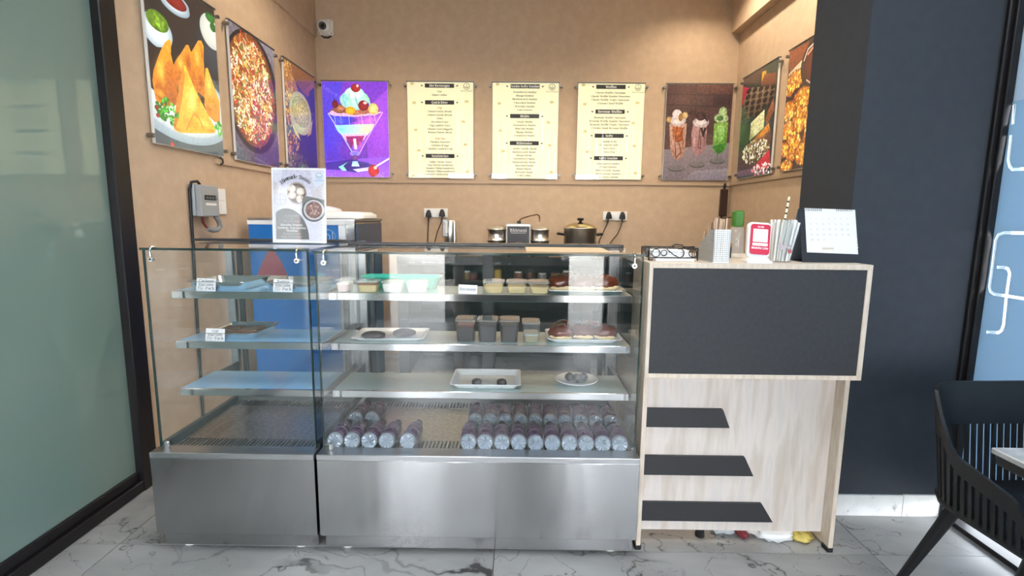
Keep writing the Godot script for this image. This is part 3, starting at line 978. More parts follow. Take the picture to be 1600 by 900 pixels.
func build_shell() -> void:
	var fl := struct("floor")
	obj("screed", boxed(Vector3(XL - 0.15, -0.08, ZB - 0.1), Vector3(XR + 0.15, -0.012, ZF + 0.1)), M.grout, fl)
	var xs := [XL - 0.02, -1.595, -0.075, 1.445, XR + 0.05]
	var zs := [ZB - 0.02, -4.16, -3.40, -2.64, -1.88, -1.12, -0.36, 0.40, 1.16, 1.92, ZF + 0.05]
	var k := 0
	for i in xs.size() - 1:
		for j in zs.size() - 1:
			var t := obj("tile", boxed(Vector3(xs[i] + 0.0012, -0.012, zs[j] + 0.0012), Vector3(xs[i + 1] - 0.0012, 0.0, zs[j + 1] - 0.0012), 0.001), M.marble, fl)
			k += 1
	wall("wall_back", Vector3(XL - 0.12, 0, ZB - 0.12), Vector3(XR + 0.12, TOP, ZB), M.wall)
	wall("wall_left", Vector3(XL - 0.12, 0, ZB), Vector3(XL, TOP, -2.37), M.wall)
	wall("wall_right", Vector3(XR, 0, ZB), Vector3(XR + 0.12, TOP, -2.56), M.wall)
	wall("wall_pillar", Vector3(1.40, 0, -2.56), Vector3(XR + 0.12, TOP, -2.16), M.dark_wall)
	wall("ceiling", Vector3(XL - 0.5, TOP, ZB - 0.4), Vector3(XR + 0.5, TOP + 0.2, ZF + 0.5), M.ceiling)
	# plastered beams high on the side walls
	wall("trim_1", Vector3(XL, 2.89, ZB), Vector3(XL + 0.014, TOP, -2.37), M.beam)
	wall("trim_2", Vector3(1.875, 2.945, ZB), Vector3(XR, TOP, -2.56), M.beam)
	# thin ledge running round the walls under the posters
	wall("trim_3", Vector3(XL, 1.626, ZB), Vector3(XR, 1.655, ZB + 0.014), M.ledge)
	wall("trim_4", Vector3(XL, 1.626, ZB + 0.014), Vector3(XL + 0.014, 1.655, -3.10), M.ledge)
	wall("trim_5", Vector3(XR - 0.014, 1.626, ZB + 0.014), Vector3(XR, 1.655, -2.56), M.ledge)
	# marble skirting under the dark wall, two pieces
	var sk := struct("baseboard_right")
	obj("skirting_tile", boxed(Vector3(1.405, 0, -2.16), Vector3(1.758, 0.1, -2.150), 0.001), M.skirt, sk)
	obj("skirting_tile", boxed(Vector3(1.760, 0, -2.16), Vector3(XR, 0.103, -2.150), 0.001), M.skirt, sk)
	# frosted glass partition on the left
	var w1 := struct("window_1")
	obj("post", boxed(Vector3(XL - 0.09, 0, -2.37), Vector3(XL + 0.035, TOP, -2.275), 0.004), M.black_frame, w1)
	obj("bottom_rail", boxed(Vector3(XL - 0.06, 0, -2.275), Vector3(XL + 0.03, 0.055, ZF), 0.004), M.black_frame, w1)
	obj("glazing_bead", boxed(Vector3(XL - 0.03, 0.055, -2.275), Vector3(XL + 0.012, 0.10, ZF), 0.003), M.black_frame, w1)
	obj("top_rail", boxed(Vector3(XL - 0.06, TOP - 0.08, -2.275), Vector3(XL + 0.03, TOP, ZF), 0.004), M.black_frame, w1)
	obj("pane", boxed(Vector3(XL - 0.010, 0.09, -2.27), Vector3(XL, TOP - 0.07, ZF)), M.frost_left, w1)
	# film covered glass on the right
	var w2 := struct("window_2")
	obj("post", boxed(Vector3(XR - 0.03, 0, -2.158), Vector3(XR + 0.09, TOP, -2.138), 0.004), M.black_frame, w2)
	obj("post", boxed(Vector3(XR - 0.012, 0, -2.138), Vector3(XR + 0.06, TOP, -2.124), 0.003), M.black_frame, w2)
	obj("bottom_rail", boxed(Vector3(XR - 0.03, 0, -2.124), Vector3(XR + 0.04, 0.022, ZF), 0.003), M.black_frame, w2)
	obj("mid_rail", boxed(Vector3(XR + 0.01, 0.082, -2.124), Vector3(XR + 0.035, 0.11, ZF), 0.002), M.black_frame, w2)
	obj("top_rail", boxed(Vector3(XR - 0.03, TOP - 0.08, -2.124), Vector3(XR + 0.06, TOP, ZF), 0.004), M.black_frame, w2)
	obj("upper_film_pane", boxed(Vector3(XR + 0.018, 1.80, -2.124), Vector3(XR + 0.026, TOP - 0.08, ZF)), M.film_pale, w2)
	var runs := [
		[Vector2(-2.115, 1.79), Vector2(-2.109, 1.712)],
		[Vector2(-2.111, 1.671), Vector2(-2.107, 1.573), Vector2(-2.097, 1.547), Vector2(-2.082, 1.533), Vector2(-1.60, 1.529)],
		[Vector2(-1.60, 1.286), Vector2(-2.080, 1.284), Vector2(-2.104, 1.274), Vector2(-2.112, 1.253), Vector2(-2.110, 1.142), Vector2(-2.110, 1.058), Vector2(-2.103, 1.040), Vector2(-2.085, 1.032), Vector2(-1.60, 1.035)],
		[Vector2(-2.09, 1.143), Vector2(-2.061, 1.145), Vector2(-2.043, 1.141), Vector2(-2.033, 1.124), Vector2(-2.033, 1.036), Vector2(-2.027, 0.915), Vector2(-2.032, 0.892), Vector2(-2.044, 0.879), Vector2(-2.095, 0.870)]]
	# the film is cut away along rounded lines
	var film := CSGBox3D.new()
	film.name = "film_pane"
	film.size = Vector3(0.004, 1.69, ZF + 2.124)
	film.position = Vector3(XR + 0.018, 0.955, (ZF - 2.124) * 0.5)
	film.material = M.frost_right
	for r in runs:
		for pg in Geometry2D.offset_polyline(PackedVector2Array(r), 0.006, Geometry2D.JOIN_ROUND, Geometry2D.END_BUTT):
			var cut := CSGPolygon3D.new()
			cut.name = "cut_line"
			cut.operation = CSGShape3D.OPERATION_SUBTRACTION
			var flat := PackedVector2Array()
			for v in pg:
				flat.append(Vector2(-(v.x - film.position.z), v.y - film.position.y))
			cut.polygon = flat
			cut.depth = 0.02
			cut.rotation.y = PI / 2
			cut.position.x = 0.01
			film.add_child(cut, true)
	w2.add_child(film, true)
	obj("glass_sheet", boxed(Vector3(XR + 0.022, 0.11, -2.124), Vector3(XR + 0.028, 1.80, ZF)), M.line_glass, w2)
	# shop front behind the viewer: dark piers, a low dado, two openings down to the floor, glass up to 2.35 m
	var w3 := struct("window_3")
	for d in [[XL, -1.64, TOP], [-0.87, -0.64, TOP], [-0.20, 0.64, TOP], [1.14, 1.30, TOP], [-0.64, -0.20, 0.86], [1.30, XR, 0.86]]:
		obj("pier" if d[2] > 2.0 else "dado_panel", boxed(Vector3(d[0], 0, ZF), Vector3(d[1], d[2], ZF + 0.08), 0.004), M.dark_board, w3)
	for g in [[-1.64, -0.87, 0.0], [-0.64, -0.20, 0.86], [0.64, 1.14, 0.0], [1.30, XR, 0.86]]:
		var st := S()
		bx(st, Vector3(g[0], g[2], ZF), Vector3(g[0] + 0.03, 2.35, ZF + 0.06))
		bx(st, Vector3(g[1] - 0.03, g[2], ZF), Vector3(g[1], 2.35, ZF + 0.06))
		bx(st, Vector3(g[0], 2.31, ZF), Vector3(g[1], 2.35, ZF + 0.06))
		obj("sash", st, M.black_frame, w3)
		obj("pane", boxed(Vector3(g[0] + 0.03, g[2] + 0.01, ZF + 0.026), Vector3(g[1] - 0.03, 2.31, ZF + 0.032)), M.clear, w3)
	obj("header", boxed(Vector3(XL, 2.35, ZF + 0.001), Vector3(XR, TOP, ZF + 0.079), 0.004), M.dark_board, w3)

func build_outside() -> void:
	var g := obj("pavement", boxed(Vector3(-60, -0.2, -60), Vector3(60, -0.085, 60)), M.pavement, self)
	tag(g, "pale sunlit pavement outside the shop", "pavement")
	var b := thing("building", "pale grey building standing beyond the right-hand glass", "building", Vector3(9, -0.085, -9))
	obj("wall", boxed(Vector3(-1.5, 0, -6), Vector3(1.5, 9, 5)), M.far_wall, b)
	var c := obj("added_shade_wall", boxed(Vector3(-5.2, -0.083, -8), Vector3(-5.0, 6, 12)), M.near_wall, self)  # unseen wall, added to keep light off the left frosted glass
	tag(c, "unseen grey wall added to shade the left frosted glass", "wall")

# ---------------------------------------------------------------- posters
func poster(called: String, label: String, tl: Vector3, right: Vector3, m: Material) -> Node3D:
	# tl: top left corner of the print; right: unit vector along the top; faces the room
	var n := right.cross(Vector3.UP)
	var t := thing(called, label, "poster", tl + right * 0.297 - Vector3(0, 0.841, 0))
	t.transform.basis = Basis(right, Vector3.UP, n)
	obj("light_panel", boxed(Vector3(-0.297, 0, -0.016), Vector3(0.297, 0.841, -0.002), 0.001), M.white, t)
	var st := S()
	picture(st, Vector3(-0.294, 0.838, 0.0), Vector3(0.294, 0.838, 0.0), Vector3(0.294, 0.003, 0.0), Vector3(-0.294, 0.003, 0.0))
	obj("print", st, m, t)
	obj("acrylic_cover", boxed(Vector3(-0.302, -0.004, 0.003), Vector3(0.302, 0.845, 0.006)), M.cover, t)
	obj("edge_strip", boxed(Vector3(-0.303, 0.842, -0.014), Vector3(0.303, 0.848, 0.006)), M.dull_steel, t)
	for sx in [-1.0, 1.0]:
		for y in [0.035, 0.81]:
			var bolt := S()
			tube(bolt, [Vector3(sx * 0.318, y, -0.02), Vector3(sx * 0.318, y, 0.012)], 0.011, 8)
			obj("bolt", bolt, M.dull_steel, t)
	return t

func build_posters() -> void:
	var W := 320
	var H := 452
	var arts := {}
	var g0: Painter
	g0 = Painter.new(W, H, 100)
	art_samosa(g0)
	arts.samosa = g0.tex()
	g0 = Painter.new(W, H, 107)
	art_noodles(g0)
	arts.noodles = g0.tex()
	g0 = Painter.new(W, H, 114)
	art_dip(g0)
	arts.dip = g0.tex()
	g0 = Painter.new(W, H, 121)
	art_sundae(g0)
	arts.sundae = g0.tex()
	g0 = Painter.new(W, H, 128)
	art_milkshakes(g0)
	arts.milkshakes = g0.tex()
	g0 = Painter.new(W, H, 135)
	art_waffle(g0)
	arts.waffle = g0.tex()
	g0 = Painter.new(W, H, 142)
	art_chicken(g0)
	arts.chicken = g0.tex()
	var T := 2.512
	var R := Vector3.RIGHT
	var F := Vector3.FORWARD
	var B := Vector3.BACK
	poster("food_poster", "lit poster of golden samosas beside bowls of chutney on the left wall", Vector3(-1.787, T, -2.568), F, print_mat(arts.samosa, 0.62))
	poster("food_poster", "lit poster of a pan heaped with loaded fries on the left wall", Vector3(-1.787, T, -3.304), F, print_mat(arts.noodles, 0.42))
	poster("food_poster", "lit poster of a pale dip bowl with a purple reflection painted in, beside the corner", Vector3(-1.787, T, -4.048), F, print_mat(arts.dip, 0.3))
	poster("food_poster", "lit purple poster of an ice cream sundae in a stemmed glass", Vector3(-1.759, T, -4.74), R, print_mat(arts.sundae, 0.6))
	poster("food_poster", "dim poster of three tall milkshakes against a brown brick wall", Vector3(1.326, T, -4.74), R, print_mat(arts.milkshakes, 0.14))
	poster("food_poster", "lit poster of a chocolate waffle sandwich on the right wall", Vector3(1.93, T, -4.568), B, print_mat(arts.waffle, 0.42))
	poster("food_poster", "lit poster of fried chicken and dark sauce beside the dark pillar", Vector3(1.93, T, -3.829), B, print_mat(arts.chicken, 0.45))
	# menu boards
	var g := Painter.new(212, 300, 77)
	g.fill("f1eec4", "f3f0ca", 0.03)
	var rng := RandomNumberGenerator.new()
	rng.seed = 5
	for i in 46:
		var x := rng.randf()
		var y := rng.randf()
		var c := Color("e3e2a8").lerp(Color("fbf9e6"), rng.randf())
		g.line([x, y, x + rng.randf_range(-0.004, 0.004), y + rng.randf_range(0.2, 0.6)], rng.randf_range(0.006, 0.02), c.to_html(false))
	var mm := print_mat(g.tex(), 0.3)
	var menus := [
		["menu board headed Hot Beverages, beside the purple sundae poster", -0.993, 0.49,
			[[0.038, "Hot Beverages"], [0.209, "Quick Bites"], [0.766, "Sandwiches"]],
			[[0.098, "Tea"], [0.133, "Filter Coffee"], [0.263, "*Veg"], [0.301, "Classic Garlic Bread"], [0.338, "Cheese Garlic Bread"], [0.374, "Fries"], [0.411, "Peri Peri Fries"], [0.447, "Veg Loaded Fries"], [0.484, "Cheese Corn Nuggets"], [0.519, "Potato Cheese Shots"], [0.583, "*Non Veg"], [0.619, "Chicken Popcorn"], [0.655, "Chicken Wings"], [0.690, "Chicken Loaded Fries"], [0.829, "Chilly Cheese Toast"], [0.863, "Veg Cheese Sandwich"], [0.896, "Paneer Tikka Sandwich"], [0.928, "Chicken Tikka Sandwich"], [0.960, "Tandoori Chicken Sandwich"]]],
		["middle menu board headed Jumbo Softy Sundae", -0.228, 0.49,
			[[0.038, "Jumbo Softy Sundae"], [0.343, "Mojito"], [0.624, "Milkshakes"]],
			[[0.097, "Strawberry Sundae"], [0.133, "Mango Sundae"], [0.169, "Butterscotch Sundae"], [0.206, "Chocolaty Sundae"], [0.243, "Brownie Sundae"], [0.279, "Cake Sundae"], [0.401, "Classic Mojito"], [0.437, "Strawberry Mojito"], [0.473, "Blue Sky Mojito"], [0.509, "Mango Mojito"], [0.545, "Cranberry Mojito"], [0.681, "Classic Vanilla Shake"], [0.717, "Butterscotch Shake"], [0.752, "Mango Shake"], [0.788, "Strawberry Shake"], [0.823, "Blackcurrant Shake"], [0.859, "Chocolate Shake"], [0.894, "Kitkat Shake"], [0.930, "Brownie Shake"], [0.965, "Cold Coffee"]]],
		["menu board headed Waffles, beside the dim milkshake poster", 0.538, 0.49,
			[[0.037, "Waffles"], [0.290, "Brownie Waffles"], [0.539, "Softy"], [0.774, "Softy Sundae"]],
			[[0.097, "Classic Waffle Chocolate"], [0.133, "Classic Waffle Double Chocolate"], [0.169, "Classic Waffle Triple Chocolate"], [0.205, "Creamy Cloud Waffle"], [0.352, "Brownie Waffle Chocolate"], [0.388, "Brownie Waffle Double Chocolate"], [0.424, "Brownie Waffle Triple Chocolate"], [0.460, "Creamy Cloud Brownie Waffle"], [0.599, "Vanilla Softy"], [0.635, "Flavoured Softy"], [0.672, "Duet Softy"], [0.708, "Choco Dip"], [0.832, "Strawberry Sundae"], [0.867, "Mango Sundae"], [0.903, "Butterscotch Sundae"], [0.938, "Blackcurrant Sundae"], [0.973, "Chocolaty Sundae"]]]]
	var brown := mat(Color("2a2614"), 0.7)
	var orange := mat(Color("b06030"), 0.7)
	var bar := mat(Color("2b2b2d"), 0.6)
	var lit := mat(Color("f4f2e0"), 0.6)
	lit.emission_enabled = true
	lit.emission = Color("f4f2e0")
	lit.emission_energy_multiplier = 0.5
	var leaf := mat(Color("c9bd88"), 0.7)
	leaf.emission_enabled = true
	leaf.emission = Color("c9bd88")
	leaf.emission_energy_multiplier = 0.35
	var I := Basis()
	for mn in menus:
		var p := poster("menu_board", "lit cream " + mn[0], Vector3(mn[1], T, -4.74), R, mm)
		p.set_meta("category", "menu")
		var cx: float = (mn[2] - 0.5) * 0.594
		for h in mn[3]:
			var y: float = 0.841 * (1.0 - h[0])
			obj("heading_bar", boxed(Vector3(cx - 0.131, y - 0.018, 0.0003), Vector3(cx + 0.131, y + 0.018, 0.0010)), bar, p)
			words(h[1], 0.027, Vector3(cx, y, 0.0014), I, lit, p, "serif_bold_italic", "heading")
			for s in [-1.0, 1.0]:
				var st := S()
				var c := Vector3(cx + s * 0.158, y - 0.001, 0.0008)
				blob(st, c, Vector3(0.008, 0.006, 0.0004), 0.0, 1, 10, 6)
				tube(st, [c, c + Vector3(s * 0.014, 0.012, 0)], [0.002, 0.0008], 5)
				obj("ornament", st, bar, p)
		for ln in mn[4]:
			var txt: String = ln[1]
			var mk := orange if txt.begins_with("*") else brown
			words(txt.trim_prefix("*"), 0.0215, Vector3(cx, 0.841 * (1.0 - ln[0]), 0.0008), I, mk, p, "serif_bold")
		# round cup emblem with the shop name under it
		var e := Vector3(0.236, 0.805, 0.0008)
		var ring := S()
		var pts := []
		for k in 25:
			pts.append(e + Vector3(cos(TAU * k / 24), sin(TAU * k / 24), 0) * 0.027)
		tube(ring, pts, 0.0020, 4)
		var cup := []
		for k in 13:
			cup.append(e + Vector3(cos(PI + PI * k / 12) * 0.015, sin(PI + PI * k / 12) * 0.013, 0))
		tube(ring, cup, 0.0030, 4)
		tube(ring, [e + Vector3(-0.002, 0.0, 0), e + Vector3(0.004, 0.007, 0), e + Vector3(0, 0.014, 0)], 0.002, 4)
		obj("emblem", ring, brown, p)
		words("Brew & Bowl", 0.0165, e + Vector3(0, -0.040, 0), I, brown, p)
		for q in [[-0.25, 0.825], [0.235, 0.675], [-0.225, 0.425], [0.225, 0.30], [-0.20, 0.245], [0.205, 0.50], [0.245, 0.06], [-0.255, 0.02], [-0.235, 0.66]]:
			var lf := S()
			blob(lf, Vector3(q[0], q[1], 0.0006), Vector3(0.017, 0.012, 0.0003), 0.5, int(q[1] * 100), 9, 6)
			obj("leaf_motif", lf, leaf, p)

# ---------------------------------------------------------------- glass display counters
const ZG := -1.885   # front glass
const ZR := -2.45    # back of the counters
const YD := 0.408    # deck

func V(x: float, y: float, z: float) -> Vector3:
	return Vector3(x, y, z)

func display_case(label: String, x0: float, x1: float, blue: bool) -> Node3D:
	var t := thing("display_counter", label, "display counter", V((x0 + x1) * 0.5, 0, -2.14))
	var yt := 1.193 if blue else 1.187
	# steel base
	obj("base_cabinet", boxed(V(x0, 0.081, ZR), V(x1, 0.396, -1.83), 0.002), M.brushed, t, true)
	obj("front_ledge", boxed(V(x0, 0.396, -1.899), V(x1, 0.4185, -1.829), 0.002), M.steel, t, true)
	obj("side_curb", boxed(V(x0, 0.396, ZR), V(x0 + 0.022, 0.43, -1.899), 0.002), M.black_rail if blue else M.dull_steel, t, true)
	obj("side_curb", boxed(V(x1 - 0.022, 0.396, ZR), V(x1, 0.43, -1.899), 0.002), M.black_rail if blue else M.dull_steel, t, true)
	obj("rear_curb", boxed(V(x0 + 0.022, 0.396, ZR), V(x1 - 0.022, 0.43, ZR + 0.03), 0.002), M.dull_steel, t, true)
	obj("kick_plate", boxed(V(x0 + 0.012, 0.018, ZR + 0.02), V(x1 - 0.008, 0.081, -1.857), 0.001), M.brushed, t, true)
	for fx in [x0 + 0.09, x1 - 0.09]:
		for fz in [-1.90, -2.38]:
			obj("foot", lathed([[0.0, 0.0], [0.026, 0.0], [0.026, 0.018], [0.0, 0.018]], 14, Transform3D(Basis(), V(fx, 0, fz))), M.white, t, true)
	# deck with slotted grilles front and back
	obj("deck", boxed(V(x0 + 0.022, 0.394, -2.342), V(x1 - 0.022, YD, -1.992), 0.001), M.deck_steel, t, true)
	obj("deck_well", boxed(V(x0 + 0.022, 0.3955, -2.42), V(x1 - 0.022, 0.397, -1.90)), M.black, t, true)
	for gz in [[-1.985, -1.912], [-2.418, -2.352]]:
		var st := S()
		var n := int((x1 - x0 - 0.06) / 0.0155)
		for i in n:
			var gx := x0 + 0.035 + (x1 - x0 - 0.07) * i / (n - 1)
			bx(st, V(gx - 0.0036, 0.400, gz[0]), V(gx + 0.0036, YD, gz[1]))
		bx(st, V(x0 + 0.022, 0.398, gz[0] - 0.007), V(x1 - 0.022, YD + 0.0005, gz[0]))
		bx(st, V(x0 + 0.022, 0.398, gz[1]), V(x1 - 0.022, YD + 0.0005, gz[1] + 0.010))
		var gr := obj("grille", st, M.deck_steel, t, true)
		gr.set_meta("kind", "stuff")
	# glass
	obj("front_pane", boxed(V(x0 + 0.008, 0.4185, ZG - 0.004), V(x1 - 0.008, yt, ZG + 0.004)), M.reflection_veil_glass if blue else M.case_glass, t, true)
	obj("side_pane", boxed(V(x0 + 0.006, 0.43, ZR + 0.03), V(x0 + 0.013, yt, ZG - 0.006)), M.case_glass, t, true)
	obj("side_pane", boxed(V(x1 - 0.013, 0.43, ZR + 0.03), V(x1 - 0.006, yt, ZG - 0.006)), M.case_glass, t, true)
	obj("top_pane", boxed(V(x0 + 0.002, yt + 0.001, -2.60), V(x1 - 0.002, yt + 0.008, ZG + 0.010)), M.case_glass, t, true)
	for e in [[V(x0 + 0.008, 0.4185, ZG - 0.005), V(x0 + 0.0125, yt, ZG + 0.005)], [V(x1 - 0.0125, 0.4185, ZG - 0.005), V(x1 - 0.008, yt, ZG + 0.005)], [V(x0 + 0.002, yt, ZG + 0.0095), V(x1 - 0.002, yt + 0.0085, ZG + 0.0115)]]:
		obj("glass_edge", boxed(e[0], e[1]), M.glass_edge, t, true)
	# chrome clips holding the front pane
	for cxx in [x0 + 0.045, x1 - 0.045]:
		var st := S()
		tube(st, [V(cxx, yt + 0.010, ZG - 0.02), V(cxx, yt + 0.011, ZG + 0.010), V(cxx, yt - 0.002, ZG + 0.017), V(cxx, yt - 0.030, ZG + 0.014)], 0.0045, 8)
		tube(st, [V(cxx, yt - 0.034, ZG + 0.005), V(cxx, yt - 0.034, ZG + 0.019)], 0.0095, 14)
		var clip := obj("pane_clip", st, M.chrome, t, true)
		var sc := S()
		tube(sc, [V(cxx, yt - 0.034, ZG + 0.018), V(cxx, yt - 0.034, ZG + 0.0205)], 0.0035, 8)
		obj("screw", sc, M.black, clip, true)
	obj("pane_stop", boxed(V(x0 + 0.035, 0.4185, ZG + 0.006), V(x0 + 0.052, 0.446, ZG + 0.020), 0.003), M.chrome, t, true)
	# rear frame
	for px in [x0 + 0.02, x1 - 0.02]:
		obj("rear_post", boxed(V(px - 0.018, 0.43, ZR), V(px + 0.018, yt, ZR + 0.028), 0.002), M.steel, t, true)
	var nd := 2 if not blue else 1
	for i in nd:
		var a := x0 + 0.05 + (x1 - x0 - 0.1) * i / nd
		var b := x0 + 0.05 + (x1 - x0 - 0.1) * (i + 1) / nd
		var st := S()
		bx(st, V(a, 0.44, ZR + 0.002), V(a + 0.024, yt - 0.02, ZR + 0.014))
		bx(st, V(b - 0.024, 0.44, ZR + 0.002), V(b, yt - 0.02, ZR + 0.014))
		bx(st, V(a, 0.44, ZR + 0.002), V(b, 0.47, ZR + 0.014))
		var d := obj("sliding_door", st, M.black_rail, t, true)
		obj("door_pane", boxed(V(a + 0.024, 0.47, ZR + 0.006), V(b - 0.024, yt - 0.02, ZR + 0.010)), M.door_glass, d, true)
	obj("rear_header", boxed(V(x0 + 0.01, yt - 0.022, ZR), V(x1 - 0.01, yt - 0.002, ZR + 0.03), 0.002), M.black_rail, t, true)
	var zr := -2.42 if blue else -2.33
	obj("top_rail", boxed(V(x0 + (-0.11 if blue else 0.0), yt + 0.0085, zr), V(x1, yt + 0.020, zr + 0.05), 0.002), M.black_rail, t, true)
	# three shelves
	for y in [1.021, 0.816, 0.618]:
		var a := x0 + (0.03 if blue else 0.013)
		var b := x1 - (0.0145 if blue else 0.018)
		var sh := obj("shelf", boxed(V(a, y - 0.007, -2.235), V(b, y, -2.0), 0.001), M.blue_shelf if blue else M.shelf_glass, t, true)
		obj("lip", boxed(V(a, y - 0.028, -2.0), V(b, y + 0.001, -1.988), 0.0015), M.polished, sh, true)
		obj("rear_rail", boxed(V(a, y - 0.02, -2.245), V(b, y - 0.004, -2.235), 0.001), M.dull_steel, sh, true)
		for bxx in [a + 0.004, b - 0.004]:
			var st := S()
			prism(st, PackedVector2Array([Vector2(-2.0, y - 0.009), Vector2(-2.43, y - 0.009), Vector2(-2.43, y - 0.06), Vector2(-2.40, y - 0.06), Vector2(-2.01, y - 0.028)]), -0.003, 0.003, Transform3D(Basis(Vector3(0, 0, 1), Vector3.UP, Vector3(1, 0, 0)), V(bxx, 0, 0)))
			obj("bracket", st, M.dull_steel, sh, true)
	return t

func build_display_cases() -> void:
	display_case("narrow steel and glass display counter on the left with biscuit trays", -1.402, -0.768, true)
	display_case("wide steel and glass display counter with cakes and bottles", -0.758, 0.482, false)

# ---------------------------------------------------------------- wooden cash counter
func build_cash_counter() -> void:
	var t := thing("cash_counter", "pale wood cash counter with a charcoal upper panel and dark strips", "counter", V(0.89, 0, -2.05))
	var x0 := 0.488
	var x1 := 1.300
	var zf := -1.85
	obj("top_board", boxed(V(x0, 1.148, -2.40), V(x1, 1.167, zf), 0.001), M.oak, t, true)
	obj("upper_side", boxed(V(x0, 0.732, -2.10), V(x0 + 0.014, 1.148, zf), 0.001), M.oak, t, true)
	obj("upper_side", boxed(V(x1 - 0.019, 0.732, -2.10), V(x1, 1.148, zf), 0.001), M.oak, t, true)
	obj("lower_edge", boxed(V(x0 + 0.014, 0.732, -2.10), V(x1 - 0.019, 0.749, zf), 0.001), M.oak, t, true)
	obj("upper_panel", boxed(V(x0 + 0.014, 0.749, -1.875), V(x1 - 0.019, 1.148, zf - 0.003)), M.charcoal, t, true)
	for s in [[x0 + 0.008, x0 + 0.026], [x1 - 0.032, x1 - 0.014]]:
		obj("side_panel", boxed(V(s[0], 0.015, -2.38), V(s[1], 0.732, -1.888), 0.001), M.oak, t, true)
		for fz in [-1.91, -2.35]:
			obj("foot", boxed(V(s[0] - 0.004, 0, fz - 0.02), V(s[1] + 0.004, 0.022, fz + 0.024), 0.004), M.rubber, t, true)
	obj("lower_panel", boxed(V(x0 + 0.026, 0.055, -1.962), V(x1 - 0.032, 0.732, -1.944)), M.oak_panel, t, true)
	obj("foot", lathed([[0.0, 0.0], [0.02, 0.0], [0.015, 0.055], [0.0, 0.055]], 12, Transform3D(Basis(), V(0.79, 0, -1.99))), M.rubber, t, true)
	for q in [[0.503, 0.581, 0.825, 0.858], [0.300, 0.382, 0.926, 0.968], [0.100, 0.182, 1.010, 1.062]]:
		var st := S()
		prism(st, PackedVector2Array([Vector2(x0 + 0.026, q[0]), Vector2(q[3], q[0]), Vector2(q[2] + 0.004, q[1] - 0.006), Vector2(q[2], q[1]), Vector2(x0 + 0.026, q[1])]), -1.944, -1.932)
		obj("dark_strip", st, M.strip_dark, t, true)
	# plastic bags pushed under it
	bag("crumpled white plastic bag under the cash counter", V(1.09, 0, -1.99), Vector3(0.085, 0.026, 0.05), M.white_gloss, 3)
	bag("crumpled yellow packet under the cash counter beside its right leg", V(1.205, 0, -1.985), Vector3(0.045, 0.026, 0.05), mat(Color("c9b45c"), 0.35), 5)
	bag("small dark red packet under the cash counter", V(0.965, 0, -2.0), Vector3(0.026, 0.025, 0.04), mat(Color("7c2c34"), 0.4), 7)
	bag("thin clear white wrapper under the cash counter beside the red packet", V(0.90, 0, -2.02), Vector3(0.05, 0.026, 0.04), mat(Color("c4c8cc"), 0.3), 9)

func bag(label: String, at: Vector3, r: Vector3, m: Material, seed_: int) -> void:
	var st := S()
	blob(st, V(0, r.y * 0.75, 0), r, 0.7, seed_, 16, 10, -0.7)
	var o := obj("plastic_bag", st, m, self)
	o.position = at
	tag(o, label, "bag")

